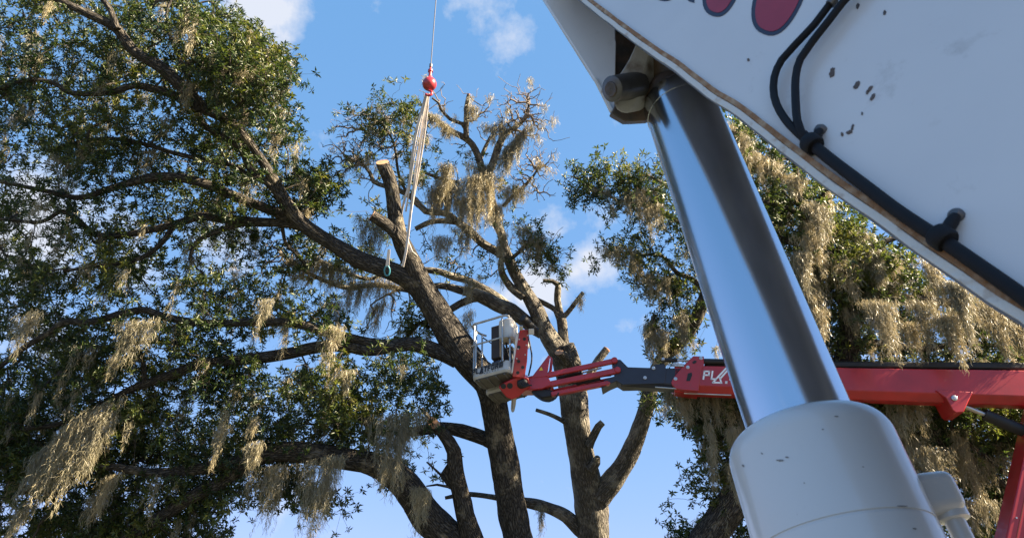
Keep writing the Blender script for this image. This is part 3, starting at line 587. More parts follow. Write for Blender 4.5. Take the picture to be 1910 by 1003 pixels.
moss_thing('moss sleeve along the upper left arm of the bare oak beside the hook ball', G2, (795, 210, 820, 215, 30, 12.9, 0, 1.4), (815, 220, 850, 245, 34, 12.9, 0, 1.3))
moss_thing('moss tuft beside the short upright stub at the top of the bare oak', G2, (872, 195, 892, 200, 42, 13.0, -3, 1.4))
moss_thing('small moss tuft on the leftmost bare twigs of the far tree', G2, (635, 285, 675, 295, 40, 13.0, 0, .8))
moss_thing('slim moss tail wrapped round the curved second stem of the bare oak', G2, (928, 445, 946, 430, 70, 12.9, -6, 1.2))
moss_thing('loose moss fringe over the right leafy side branch of the bare oak', G2, (955, 415, 1020, 440, 60, 13.0, -2, .8))
moss_thing('hanging moss cluster between the trunk and the mossy stem', G2, (805, 440, 845, 440, 55, 13.0, -4, 1.0), (845, 420, 890, 430, 60, 13.0, -4, .9))
moss_thing('moss tail on the far limb just above the basket', G2, (866, 520, 884, 522, 62, 12.9, -5, 1.1))
moss_thing('pale thin moss strand hanging just left of the basket rail', G2, (860, 585, 885, 575, 75, 13.0, -4, .7))
moss_thing('little moss wisp under the low bare branch near the bottom', G2, (1000, 940, 1018, 942, 50, 13.2, -2, .7))
moss_thing('tiny moss wisp at the tip of the forked dead stub', G2, (1076, 560, 1090, 546, 32, 13.3, -2, .8))
moss_thing('dark narrow moss beard hanging just above the joint of the lift boom', G2, (1198, 605, 1222, 598, 85, 12.8, 0, 1.5))
moss_thing('dark moss beard against the limb right of the narrow one above the boom', G2, (1225, 615, 1245, 612, 70, 12.8, 0, 1.4))
moss_thing('golden moss tail on the front of the limb beside the chrome rod', G2, (1258, 590, 1282, 585, 75, 12.6, 0, 1.3))
moss_thing('tan moss fringe on the upper left twigs beside the chrome rod', G2, (1150, 365, 1225, 345, 60, 12.7, 0, 1.0), (1190, 385, 1235, 380, 75, 12.6, 0, 1.0))
moss_thing('tan moss tuft at the tip of the branch over the bright cloud', G2, (1118, 462, 1170, 462, 35, 12.8, 0, 1.2), (1165, 462, 1200, 470, 65, 12.8, 0, .9))
moss_thing('grey moss veil below the branch right of the bright cloud', G2, (1190, 505, 1260, 520, 60, 12.8, 0, .8))
G3 = 'moss curtains hanging from the mossy right oak'
moss_thing('biggest brilliant golden moss curtain above the red boom', G3, (1740, 590, 1790, 580, 100, 10.3, 0, 1.9), (1755, 520, 1800, 530, 130, 10.4, 0, 1.9))
moss_thing('dim grey moss curtain reaching down onto the red boom', G3, (1605, 560, 1665, 560, 105, 10.2, 6, 1.5), (1630, 580, 1655, 580, 105, 10.2, 6, 1.2))
moss_thing('golden moss tails between the brilliant curtain and the crane boom edge', G3, (1800, 565, 1835, 575, 55, 10.4, 8, 1.4), (1835, 580, 1850, 590, 90, 10.4, 16, 1.2))
moss_thing('shaded moss curtain close under the crane boom edge at far right', G3, (1815, 545, 1905, 600, 80, 10.5, 0, 1.3), (1880, 600, 1930, 620, 60, 10.4, 0, 1.4), (1840, 560, 1920, 590, 95, 10.6, 0, 1.4))
moss_thing('dark moss sheet left of the brilliant golden curtain', G3, (1690, 560, 1735, 560, 110, 10.6, 0, 1.2), (1715, 480, 1750, 500, 100, 10.6, 0, 1.2), (1660, 600, 1720, 600, 75, 10.7, 0, 1.2))
moss_thing('pale moss curtain beside the chrome rod above the dark trunk', G3, (1470, 470, 1510, 470, 90, 10.5, 0, 1.3), (1505, 580, 1540, 575, 60, 10.5, 0, 1.3), (1480, 440, 1540, 440, 55, 10.6, 0, 1.2), (1540, 480, 1600, 490, 85, 10.8, 0, 1.1), (1490, 520, 1530, 520, 100, 10.7, 0, 1.1))
moss_thing('golden moss mass at the top of the tree beside the rod end', G3, (1350, 225, 1400, 260, 60, 10.8, 0, 1.4), (1370, 270, 1440, 300, 60, 10.8, 0, 1.3), (1350, 300, 1395, 310, 60, 10.9, 0, 1.2))
moss_thing('tan moss curtain in the foliage beneath the crane boom edge', G3, (1500, 375, 1545, 385, 90, 10.6, 0, 1.3), (1450, 320, 1500, 330, 50, 10.7, 0, 1.1))
moss_thing('thin golden moss tail hanging free below the red boom', G3, (1706, 728, 1720, 728, 72, 10.9, 3, 1.4))
moss_thing('short golden moss tail left of the thin one below the red boom', G3, (1655, 726, 1668, 726, 62, 10.9, 3, 1.3))
moss_thing('long dark moss tails hanging left of the white cylinder', G3, (1312, 790, 1330, 785, 110, 11.0, 4, 1.0), (1318, 840, 1328, 838, 80, 11.0, 4, 1.0))
moss_thing('bright moss beard hanging against the trunk beside the white cylinder', G3, (1352, 800, 1378, 795, 50, 10.9, 0, 1.3), (1355, 865, 1376, 862, 70, 10.9, 0, 1.5))
moss_thing('dark moss fringe under the lift boom left of the cylinder', G3, (1255, 735, 1290, 735, 60, 11.2, 0, 1.1), (1290, 735, 1360, 735, 60, 11.2, 0, 1.1))
moss_thing('wide dim moss curtain below the red boom right of the cylinder', G3, (1700, 830, 1770, 835, 90, 10.6, 0, 1.3), (1760, 840, 1850, 850, 80, 10.8, 0, 1.1), (1640, 800, 1720, 810, 70, 10.8, 0, 1.1))
moss_thing('moss wisps hanging left of the lower red boom at right edge', G3, (1780, 930, 1860, 930, 60, 10.6, 0, .9))

def wisps(tree, n, Lr, wr, full=.6, xr=None):
    tw = tree.tw; rows = []
    for q in rng.choice(len(tw), n, replace=False):
        p = tw[q]; w = rng.uniform(*wr); an = rng.uniform(0, 6.28); d = np.array([math.cos(an), math.sin(an), rng.uniform(-.2, .2)])*w/2
        rows.append((p-d, p+d, rng.uniform(*Lr), np.array([-.03, 0, 0]), full))
    V, F, t = moss_soup(rows); o = soup('moss_wisps', V, F, MOSS, tree.root, t); o['kind'] = 'stuff'
wisps(A, 420, (.2, .8), (.04, .3), .38); wisps(B, 130, (.1, .4), (.05, .2), .45); wisps(Cx, 240, (.2, .8), (.08, .4), .8)
# ------------------------------------------------------------------ the red tracked boom lift
RED = mat('red_paint', (.43, .016, .021), .38, coat=.25, var=.25, vscale=3, dirt=((.12, .05, .04), 7, .62, .1, .5))
NAVY = mat('dark_navy_paint', (.018, .022, .036), .45, var=.3, vscale=5)
BLACK = mat('black_rubber', (.012, .012, .013), .6, var=.3)
STEEL = mat('zinc_steel', (.55, .55, .55), .35, metal=.9, var=.3)
ALU = mat('silver_aluminium', (.50, .50, .49), .42, metal=.7, var=.25, vscale=12)
TRAY = mat('grey_tray', (.47, .465, .44), .5, var=.2, vscale=8)
UNDER = mat('tray_underside', (.13, .125, .115), .7, var=.35, vscale=9)
CREAM = mat('cream_cover', (.68, .63, .54), .5, var=.2)
BROWN = mat('dark_brown_panel', (.035, .024, .02), .6)
WHITE = mat('white_lettering', (.85, .85, .85), .5)
INK = mat('black_lettering', (.02, .02, .025), .5)
YEL = mat('yellow_sticker', (.75, .50, .03), .5)

# plane of the boom: runs left to right, coming slightly nearer on the right
BA, BBp = P(960, 715, 11.35), P(1900, 720, 10.0)
bdir = unit(np.array([*(BBp-BA)[:2], 0])); bn = np.array([bdir[1], -bdir[0], 0])       # bn faces the camera
def bp(px, py, off=0.):
    r = P(px, py, 1)-CAM; o = BA+bn*off
    return CAM+r*(((o-CAM)@bn)/(r@bn))
lift = thing('boom_lift', 'red articulated boom lift with dark telescopic arm and small silver work basket', 'boom lift', (9.5, 9.5, 0))
def slab(name, pix, front, depth, m, parent=None, bevel=.008):
    q = MB(); q.prism([bp(x, y, front) for x, y in pix], -bn*depth); return q.build(name, m, parent or lift, bevel=bevel)
# main boom: chamfered box section
def section(name, x0, x1, top, bot, width, ch, m):
    q = MB(); rows = []
    for x in (x0, x1):
        t = top(x); b = bot(x); h = (b-t)
        T, Bm = bp(x, t), bp(x, b)
        z = unit(T-Bm); H = np.linalg.norm(T-Bm)
        prof = [(0, .0), (0, H-ch*H), (ch*H*.9, H), (width-ch*H*.9, H), (width, H-ch*H), (width, 0)]
        rows.append([T-z*dh-bn*w for w, dh in prof])
    n = len(prof); V = np.array(rows).reshape(-1, 3)
    f = [(i, (i+1) % n, n+(i+1) % n, n+i) for i in range(n)]+[tuple(range(n))[::-1], tuple(range(n, 2*n))]
    q.add(V, f); return q.build(name, m, lift, smooth=0, bevel=.012)
main = section('main_boom', 1258, 2150, lambda x: 681+(x-1258)*.014, lambda x: 728+(x-1258)*.0372, .38, .22, RED)
inner = section('inner_boom', 1158, 1300, lambda x: 687-(x-1158)*.012, lambda x: 718+(x-1158)*.055, .30, .2, NAVY)
slab('knuckle', [(1143, 680), (1147, 670), (1157, 670), (1171, 684), (1214, 685.5), (1223, 679), (1240, 678), (1243, 690), (1240, 715), (1161, 717), (1150, 710), (1136, 716), (1122, 724), (1120, 714), (1132, 705), (1146, 701)], .015, .34, NAVY)
slab('boom_collar', [(1252, 712), (1256, 704), (1276, 680), (1293, 663.5), (1313, 664), (1313, 682), (1308, 690), (1303, 729), (1275, 727), (1261, 724), (1254, 718)], .02, .42, RED)
o = slab('collar_slot', [(1283, 696), (1290, 694), (1291, 699), (1287, 710), (1280, 710)], .026, .02, BLACK, bevel=.003)
slab('collar_opening', [(1291, 675), (1295, 672), (1299, 672), (1299, 676), (1293, 678)], .026, .02, BLACK, bevel=0)
for x, y, r in [(1219, 686, 3), (1203, 704, 3), (1237, 669, 2.6), (1307.5, 667.5, 3), (1283, 684.5, 3), (1260, 706, 3), (1145, 670, 2.4), (1151, 688.5, 2.6), (1036, 698, 2.2), (991, 703, 2), (993, 722, 2)]:
    q = MB(); c = bp(x, y, .02); R_ = r*10.9/FPX
    q.tube2(c, bn, [(-.03, R_*1.15), (.006, R_*1.15), (.010, R_*.95)], 14); q.tube2(c, bn, [(.0, R_*.45), (.022, R_*.42)], 6)
    q.build('pivot_pin', STEEL, lift)
# hose track over the boom, and the little extension cylinder in front of it
q = MB(); q.prism([bp(1315, 671, -.05), bp(2150, 676, -.05), bp(2150, 691, -.05), bp(1315, 682, -.05)], -bn*.26); q.build('cable_track', BLACK, lift, bevel=.03)
q = MB(); q.cyl(bp(1240, 671, -.02), bp(1263, 671.5, -.02), .035); q.cyl(bp(1313, 673.5, -.02), bp(1420, 676, -.02), .045); q.build('extension_cylinder', BLACK, lift)
q = MB(); q.cyl(bp(1262, 671.5, -.02), bp(1296, 672.5, -.02), .018); q.build('extension_rod', STEEL, lift)
for dy in (0, 4):
    q = MB(); q.cyl(bp(1254+dy*-.5, 679+dy*.8, .02), bp(1276, 679.5+dy*.8, .02), .011); q.build('guide_rail', STEEL, lift)
q = MB(); q.cyl(bp(1222, 721.5, .0), bp(1262, 724.5, 0), .012); q.cyl(bp(1276, 733, -.1), bp(1364, 736.5, -.1), .012); q.build('lower_rail', STEEL, lift)
# lifting bracket, its cylinder, and the second boom that stands below it at the right
slab('cylinder_bracket', [(1745, 727), (1765, 742), (1777, 764), (1783, 769), (1798, 768), (1803, 756), (1815, 730)], .03, .44, RED, bevel=.012)
q = MB(); c = bp(1780, 742, .035); q.tube2(c, bn, [(-.02, .042), (.008, .042), (.012, .036)], 16); q.tube2(c, bn, [(0, .018), (.02, .018)], 6); q.build('pivot_pin', STEEL, lift)
q = MB(); q.cyl(bp(1792, 754, -.2), bp(1842, 775, -.2), .034); q.build('lift_cylinder_rod', STEEL, lift)
q = MB(); q.cyl(bp(1836, 772.5, -.2), bp(2020, 850, -.2), .085); q.build('lift_cylinder', BLACK, lift)
q = MB(); foot = np.array([9.0, 9.0, .6]); tb = bp(1985, 700, -.19); lo = bp(1925, 1003, -.19); ax = unit(lo-tb)
low = tb+ax*((tb[2]-.7)/-ax[2]); sx = unit(np.cross(bn, ax))*.34
q.prism([tb-sx+bn*.2, tb+sx+bn*.2, low+sx*1.1+bn*.2, low-sx*1.1+bn*.2], -bn*.4); q.build('lower_boom', RED, lift, bevel=.02)
for k in (-.72, -.45):
    q = MB(); q.box((tb+low)/2+sx*k+bn*.203, unit(sx)*.006, ax*np.linalg.norm(low-tb)*.46, bn*.004); q.build('weld_line', mat('dark_red_groove', (.16, .008, .01), .6), lift)
for k in range(5):
    q = MB(); c = tb+(low-tb)*(.18+.16*k)-sx*.86+bn*.2; q.tube2(c, bn, [(0, .014), (.012, .012)], 8); q.build('bolt', STEEL, lift)
# chassis the boom stands on (below the frame)
q = MB(); q.box(low+np.array([0, 0, -.15]), bdir*.5, bn*.45, np.array([0, 0, .25])); q.build('turret', RED, lift, bevel=.03)
for s_ in (-1, 1):
    q = MB(); c = np.array([low[0], low[1], .28])+bn*.5*s_
    q.prism([c+bdir*x+np.array([0, 0, z]) for x, z in [(-.95, -.05), (-.8, -.27), (.8, -.27), (.95, -.05), (.85, .18), (-.85, .18)]], bn*.22); q.build('track', BLACK, lift, bevel=.05)

# basket arm: three parallel red bars
def bar(name, a, b, hpx, front, depth, m):
    (x0, y0), (x1, y1) = a, b; dx, dy = x1-x0, y1-y0; L = math.hypot(dx, dy); nx, ny = -dy/L*hpx/2, dx/L*hpx/2
    return slab(name, [(x0+nx, y0+ny), (x0-nx, y0-ny), (x1-nx, y1-ny), (x1+nx*.2+dx/L*5, y1+ny*.2+dy/L*5), (x1+nx, y1+ny)], front, depth, m, bevel=.01)
bar('parallel_bar', (986, 706), (1144, 672), 9, .05, .07, RED)
bar('parallel_bar', (986, 723), (1150, 690), 10, .05, .09, RED)
bar('parallel_bar', (1028, 734), (1134, 713), 8, .04, .09, RED)
bar('parallel_bar', (1030, 728), (1136, 706), 5, -.22, .09, RED)
for x, y in [(1146, 671), (1152, 689)]:
    q = MB(); c = bp(x, y, .06); q.tube2(c, bn, [(-.38, .052), (.0, .052), (.012, .042)], 20); q.build('bar_end_boss', RED, lift)
q = MB(); q.cyl(bp(1040, 705, -.08), bp(1085, 695, -.08), .028); q.cyl(bp(1075, 716, -.08), bp(1120, 706, -.08), .026); q.build('levelling_cylinder', BLACK, lift)
q = MB(); q.cyl(bp(1085, 695, -.08), bp(1122, 686, -.08), .014); q.build('levelling_rod', STEEL, lift)
slab('arm_root', [(962, 712), (984, 704), (1000, 700), (1022, 702), (1030, 716), (1012, 724), (988, 727), (970, 727)], .06, .30, RED)
slab('arm_bracket', [(1023, 661.5), (1026, 664), (1021, 694), (1024, 701), (985, 705), (992, 702)], .07, .035, RED)
slab('arm_bracket', [(1027, 664), (1031, 668), (1029, 692), (1030, 701), (1018, 701), (1024, 690)], -.18, .035, RED)
q = MB(); q.prism([bp(1009.5, 683.5, .074), bp(1013, 690, .074), bp(1005.5, 691, .074)], bn*.002); q.build('warning_sticker', YEL, lift)
slab('hose_guard', [(988, 727), (1012, 724), (1030, 727), (1034, 738), (1010, 742), (1000, 736)], .0, .22, BLACK, bevel=.02)
def hose(name, pix, r, m=BLACK, off=0., parent=lift, fn=bp):
    K = spline([list(fn(x, y, off)) for x, y in pix], .04); q = MB(); q.tube(K, r, 8); return q.build(name, m, parent, smooth=80)
hose('hose', [(996, 732), (1008, 744), (1024, 748), (1036, 742), (1042, 732)], .016, off=.03)
hose('hose', [(1000, 728), (1012, 739), (1022, 732), (1030, 716), (1046, 704), (1066, 697), (1082, 695)], .012, off=-.02)
hose('hose', [(1030, 736), (1060, 734), (1100, 723), (1136, 712), (1150, 706)], .014, off=-.05)
hose('hose', [(1060, 716), (1090, 708), (1112, 703), (1140, 700)], .012, off=-.02)

# basket frame of reference: u along the lettered panel, v into the basket, h up (metres)
def rotv(w):
    a = np.linalg.norm(w); k = w/a; K = np.array([[0, -k[2], k[1]], [k[2], 0, -k[0]], [-k[1], k[0], 0]])
    return np.eye(3)+math.sin(a)*K+(1-math.cos(a))*K@K
BM = rotv(np.array([-.198, -.008, .114])); BU, BV, BH = BM@np.array([-.85, .53, 0]), BM@np.array([.53, .85, 0]), BM@np.array([0, 0, 1.])
BU, BV = unit(BU), unit(BV); BO = np.array([-.062, 10.575, 5.366])
def bk(u, v, h): return BO+BU*u+BV*v+BH*h
BW = .672
def rounded(u0, u1, v0, v1, r, n=5):
    out = []
    for cu, cv, a0 in ((u1-r, v1-r, 0), (u0+r, v1-r, 90), (u0+r, v0+r, 180), (u1-r, v0+r, 270)):
        for k in range(n+1):
            a = math.radians(a0+90*k/n); out.append((cu+r*math.cos(a), cv+r*math.sin(a)))
    return out
def tray(v0, v1, h0, h1, nm):
    q = MB(); ro = rounded(-.01, BW+.01, v0, v1, .09); n = len(ro)
    lo_ = rounded(.02, BW-.02, v0+.03, v1-.03, .07)
    V = [bk(u, v, h1) for u, v in ro]+[bk(u, v, h0+.03) for u, v in ro]+[bk(u, v, h0) for u, v in lo_]
    f = [tuple(range(n))]
    for r_ in (0, n): f += [(r_+i, r_+n+i, r_+n+(i+1) % n, r_+(i+1) % n) for i in range(n)]
    q.add(V, f[:1]+f[1:]); o = q.build(nm, TRAY, lift, smooth=40)
    q = MB(); q.prism([bk(u, v, h0) for u, v in rounded(.03, BW-.03, v0+.04, v1-.04, .06)], -BH*.012); und = q.build('tray_underside', UNDER, o)
    for k in range(4):
        q = MB(); uc = .1+k*(BW-.2)/3; q.box(bk(uc, (v0+v1)/2, h0-.022), BU*.014, BV*(v1-v0)*.38, BH*.012); q.build('rib', UNDER, o, bevel=.006)
    return o
tr1 = tray(0, .42, 0, .2, 'basket_tray'); tr2 = tray(.47, .90, -.04, .14, 'basket_tray')
# lettering on the front of the basket tray
GL = {'P': [((0, 0), (0, 1)), ((0, 1), (.75, 1)), ((.75, 1), (.75, .5)), ((.75, .5), (0, .5))], 'L': [((0, 1), (0, 0)), ((0, 0), (.7, 0))], 'A': [((-.1, -.25), (.5, 1.12)), ((.5, 1.12), (.95, -.25)), ((.95, -.25), (-.1, -.25)), ((.3, .1), (.7, .75))],
      'D': [((-.95, -.45), (.75, 1.45)), ((-.95, -.45), (.35, -.45)), ((.35, -.45), (.0, .2)), ((.1, .1), (1.0, 1.15))],
      'T': [((0, 1), (.8, 1)), ((.4, 1), (.4, 0))], 'F': [((0, 0), (0, 1)), ((0, 1), (.75, 1)), ((0, .52), (.6, .52))], 'O': [((0, 0), (0, 1)), ((0, 1), (.75, 1)), ((.75, 1), (.75, 0)), ((.75, 0), (0, 0))],
      'R': [((0, 0), (0, 1)), ((0, 1), (.75, 1)), ((.75, 1), (.75, .5)), ((.75, .5), (0, .5)), ((.35, .5), (.8, 0))], 'M': [((0, 0), (0, 1)), ((0, 1), (.95, 1)), ((.47, 1), (.47, 0)), ((.95, 1), (.95, 0))],
      'B': [((0, 0), (0, 1)), ((0, 1), (.7, 1)), ((.7, 1), (.7, 0)), ((.7, 0), (0, 0)), ((0, .5), (.7, .5))]}
def lettering(name, word, at, ex, ey, en, h, w, gap, thick, m, parent, slant=.12):
    q = MB(); x = 0.
    for chx in word:
        if chx == ' ': x += w; continue
        for (a, b_), (c, d) in GL[chx]:
            p, r = at+ex*(x+(a+slant*b_)*w)+ey*b_*h, at+ex*(x+(c+slant*d)*w)+ey*d*h
            t = unit(r-p); s_ = np.cross(en, t)*thick/2
            q.prism([p-s_-t*thick/2, r-s_+t*thick/2, r+s_+t*thick/2, p+s_-t*thick/2], en*.004)
        x += w*(1.25 if chx == 'M' else 1.05)+gap
    return q.build(name, m, parent, smooth=0)
fn_ = -BV
lettering('lettering', 'PLATFORM', bk(BW-.02, -.012, .085), -BU, BH, fn_,   .078, .052, .017, .018, INK, tr1)
for k in range(6):
    q = MB(); q.box(bk(.43-k*.05, -.013, .05), BU*.007, BH*.006, fn_*.002); q.build('small_print', INK, tr1)
q = MB(); q.box(bk(.35, -.011, .185), BU*.3, BH*.006, fn_*.003); q.build('rim_line', UNDER, tr1)
# guard rails
def rail(name, pts, r=.018, m=ALU):
    K = spline([list(bk(*p)) for p in pts], .03); q = MB(); q.tube(K, r, 10); return q.build(name, m, lift, smooth=80)
rail('top_rail', [(BW-.05, .42, 1.1), (BW+.02, .3, 1.1), (BW+.03, .08, 1.08), (BW-.03, 0, 1.1), (BW-.15, 0, 1.1), (.2, 0, 1.1), (.06, .0, 1.1), (0, .05, 1.1), (0, .3, 1.1), (0, .4, 1.07)], .02)
rail('middle_rail', [(BW, .35, .66), (BW, .05, .66), (BW-.04, 0, .66), (.04, 0, .66), (0, .04, .66), (0, .38, .66)], .016)
for u, v in [(BW-.07, 0), (BW+.0, .06), (.10, 0), (.0, .08), (0, .38), (BW, .36)]:
    q = MB(); q.cyl(bk(u, v, .19), bk(u, v, 1.1), .017, sides=10); q.build('rail_post', ALU, lift, smooth=80)
q = MB(); q.cyl(bk(BW, .36, .62), bk(BW*.45, .36, .25), .012, sides=8); q.cyl(bk(BW, .36, 1.05), bk(BW*.45, .36, .68), .012, sides=8); q.build('rail_brace', BLACK, lift)
# control console: cream cover, dark back, ribbed hoses below
q = MB(); q.box(bk(.07, .16, .87), BU*.13, BV*.12, BH*.21); q.build('console_cover', CREAM, lift, bevel=.05, seg=4)
q = MB(); q.box(bk(.30, .2, .72), BU*.085, BV*.06, BH*.33); q.build('console_panel', BROWN, lift, bevel=.015)
q = MB(); q.box(bk(.205, .2, .68), BU*.012, BV*.07, BH*.30); q.build('console_edge', mat('tan_edge', (.45, .30, .16), .6), lift, bevel=.004)
for k in range(9):
    u0, v0 = .02+.03*k, .12+.05*((k*7) % 5)
    K = spline([list(bk(u0, v0, .66)), list(bk(u0+.05*math.sin(k*2.1), v0+.03, .5)), list(bk(u0-.06*math.cos(k*1.7), v0+.06, .35)), list(bk(u0+.02, v0+.05, .2))], .03)
    q = MB(); q.tube(K, .016, 7); q.build('control_hose', BLACK, lift, smooth=80)
q = MB(); q.box(bk(.3, .22, .26), BU*.08, BV*.08, BH*.08); q.build('tool_bag', mat('dark_blue_cloth', (.03, .04, .07), .9, bump=.4), lift, bevel=.03, seg=3)
q = MB(); q.box(bk(-.10, .45, .80), BU*.07, BV*.10, BH*.14); q.build('control_box', mat('grey_box', (.42, .41, .39), .6), lift, bevel=.03)
q = MB(); q.box(bk(-.085, .345, .86), BU*.035, BV*.004, BH*.05); q.build('emergency_label', mat('faded_red_label', (.5, .09, .08), .6), lift)
q = MB(); q.box(bk(.14, .30, .42), BU*.11, BV*.05, BH*.20); q.build('dark_filler_box', BLACK, lift, bevel=.02)  # black filler added to darken the inside of the basket
# red mast that carries the basket, drilled with round holes
mb0, mb1 = P(967, 704, 11.15), P(978, 614, 11.35); ma = unit(mb1-mb0); ms = unit(np.cross(ma, FW)); mf = np.cross(ms, ma)
if mf@FW > 0: mf = -mf
q = MB(); L_ = np.linalg.norm(mb1-mb0)
q.prism([mb0-ms*.10, mb0+ms*.10, mb0+ma*L_*.35+ms*.10, mb1+ms*.075, mb1-ms*.075, mb0+ma*L_*.35-ms*.11], -mf*.16); mast = q.build('mast', RED, lift, bevel=.015)
for k, (s_, t_) in enumerate([(.02, .1), (-.05, .22), (.03, .33), (.055, .62), (-.02, .8)]):
    q = MB(); q.tube2(mb0+ma*L_*t_+ms*s_+mf*.001, mf, [(-.02, .028), (.003, .028)], 14); q.build('drilled_hole', BLACK, mast)
q = MB(); q.box(mb0+ma*L_*.5+ms*.105-mf*.05, ms*.02, ma*L_*.42, mf*.03); q.build('mast_rail', STEEL, mast)
for k in range(6):
    q = MB(); q.tube2(mb0+ma*L_*(.38+.1*k)+ms*.065*(-1)**k, mf, [(0, .014), (.014, .012)], 8); q.build('bolt', STEEL, mast)
hose('mast_hose', [(986, 700), (992, 668), (988, 640), (985, 622), (990, 616)], .014, off=.02)
hose('mast_hose', [(962, 690), (958, 668), (966, 645), (975, 628)], .014, off=.12)
q = MB(); a_, b_ = P(974, 592, 11.15), P(999, 617, 11.35); q.tube2(a_, unit(b_-a_), [(0, .045), (.012, .062), (np.linalg.norm(b_-a_), .066), (np.linalg.norm(b_-a_)+.02, .05)], 18); q.build('rotator', BLACK, lift)
q = MB(); q.box(P(991, 618, 11.25), RT*.045, UP*.05, FW*.04); q.build('junction_box', CREAM, lift, bevel=.01)
q = MB(); q.box(P(972, 611, 11.2), RT*.03, UP*.04, FW*.05); q.build('rotator_clamp', STEEL, lift, bevel=.01)
# carriage under the basket
def fl(pix, d, ext, m, nm, bevel=.015):
    q = MB(); q.prism([P(x, y, d) for x, y in pix], FW*ext); return q.build(nm, m, lift, bevel=bevel)
fl([(930, 722), (944, 712), (957, 706), (968, 700), (986, 705), (990, 722), (980, 728), (968, 740), (955, 745), (945, 741), (938, 733)], 11.2, .30, RED, 'carriage')
for x, y, r in [(939, 720, 5), (951, 719, 5.5)]:
    q = MB(); q.tube2(P(x, y, 11.2), -FW, [(-.02, r*11.2/FPX), (.003, r*11.2/FPX)], 16); q.build('drilled_hole', BLACK, lift)
fl([(964, 711), (976, 706), (984, 710), (984, 722), (972, 726), (965, 722)], 11.15, .2, BLACK, 'hose_cluster', .03)
for k in range(4):
    hose('hose', [(966+k*4, 709+k), (970+k*5, 716), (978+k*3, 721-k), (986+k*2, 718)], .013, off=.17)
# the pale blade that sticks out beneath the carriage
saw = thing('guide_bar', 'pale worn saw blade with rounded end sticking out under the basket', 'saw blade', P(957, 745, 11.3))
q = MB(); q.prism([P(x, y, 11.3) for x, y in [(954.5, 738), (963.5, 740), (962, 755), (959.5, 766), (957, 769), (954, 767.5), (952.8, 762), (953.6, 750)]], FW*.012); q.build('blade', mat('worn_steel', (.5, .48, .43), .5, metal=.3, var=.4), saw, bevel=.003)
q = MB(); q.prism([P(x, y, 11.298) for x, y in [(955.5, 745), (956.5, 745), (955.6, 762), (954.8, 762)]], FW*.016); q.build('blade_groove', UNDER, saw)

# white lettering on the boom (it runs on behind the crane's rod)
tA, tB = bp(1312, 706, .004), bp(1350, 707.2, .004); ex = unit(tB-tA); ey = unit(np.cross(ex, bn)); ey = ey if ey[2] > 0 else -ey
lettering('lettering', 'PLDT', tA, ex, ey, bn, .125, .098, .02, .026, WHITE, main, .22)
q = lettering('lettering', 'B', bp(1353, 714.5, .004), ex, ey, bn, .03, .035, .01, .012, WHITE, main, .1)

# ------------------------------------------------------------------ crane hook ball, wire and slings at the sawn top
D = 12.1
ROPE = mat('steel_wire', (.10, .10, .11), .5, metal=.6); BALL = mat('red_hook_paint', (.42, .035, .045), .35, coat=.3, var=.5, vscale=10)
hb = P(801, 157, D)
ball = thing('hook_ball', 'red round overhaul ball with hook hanging on the thin crane wire', 'crane hook', hb)
q = MB(); q.sphere(hb, .128, 28, 18); q.build('weight', BALL, ball, smooth=60)
q = MB(); q.tube2(hb+np.array([0, 0, .118]), np.array([0, 0, 1.]), [(0, .05), (.05, .045), (.06, .03), (.16, .03), (.17, .045), (.21, .045), (.22, .02), (.30, .018)], 14); q.build('swivel', BALL, ball)
q = MB(); K = [hb+np.array([0, 0, -.115])]+[hb+np.array([.055*math.sin(a), 0, -.21-.055*math.cos(a)+.0]) for a in np.linspace(math.pi, -math.pi*.45, 14)]
q.tube(K, [.02]*3+[.024]*8+[.018]*3+[.010], 10); q.build('hook', BALL, ball, smooth=60)
q = MB(); q.box(hb+np.array([-.05, -.10, .075]), RT*.03, UP*.012, unit(np.array([-.05, -.1, .075]))*.004); q.build('label_plate', WHITE, ball)
q = MB(); q.cyl(hb+np.array([0, 0, .40]), hb+np.array([.02, 0, 9.0]), .009, sides=6); q.cyl(hb+np.array([0, 0, .40]), hb+np.array([0, 0, .47]), .028, sides=8)
wire = q.build('crane_wire', ROPE, None, org=hb+np.array([0, 0, 5])); tag(wire, 'thin dark steel wire running straight up out of view above the red ball', 'wire rope')
STRAP = mat('worn_white_webbing', (.66, .60, .55), .85, var=.3, vscale=6, bump=.15, bscale=60)
def strap(pix, label, w=.05, twist=0.):
    K = np.array([[*P(x, y, d)] for x, y, d in pix]); R_ = spline(K, .12); q = MB(); V = []; n = len(R_)
    for i, p in enumerate(R_):
        t = unit(R_[min(i+1, n-1)]-R_[max(i-1, 0)]); a = twist*.5+.6*math.sin(i*.09+twist); s_ = unit(np.cross(t, FW)); s_ = unit(s_*math.cos(a)+np.cross(t, s_)*math.sin(a)); nn = np.cross(t, s_)
        V += [p-s_*w/2-nn*.004, p+s_*w/2-nn*.004, p+s_*w/2+nn*.004, p-s_*w/2+nn*.004]
    f = [(i*4+k, i*4+(k+1) % 4, i*4+4+(k+1) % 4, i*4+4+k) for i in range(n-1) for k in range(4)]+[(3, 2, 1, 0), tuple(4*n-4+k for k in range(4))]
    q.add(V, f); o = q.build('lifting_sling', STRAP, None, smooth=30, org=R_[0]); return tag(o, label, 'lifting strap', 'pale webbing slings between the hook and the sawn trunk')
strap([(796, 174, D), (778, 240, D), (768, 300, D), (763, 345, D), (755, 370, D), (748, 402, D+.1)], 'leftmost pale sling, splitting off to pass behind the sawn trunk', .055, .2)
strap([(797, 175, D-.02), (788, 240, D-.02), (778, 305, D-.02), (768, 380, D-.05), (762, 430, D-.2), (757, 470, D-.32), (751, 497, D-.3)], 'right sling reaching lowest, its end hanging dark on the trunk below the wrap', .05, -.3)
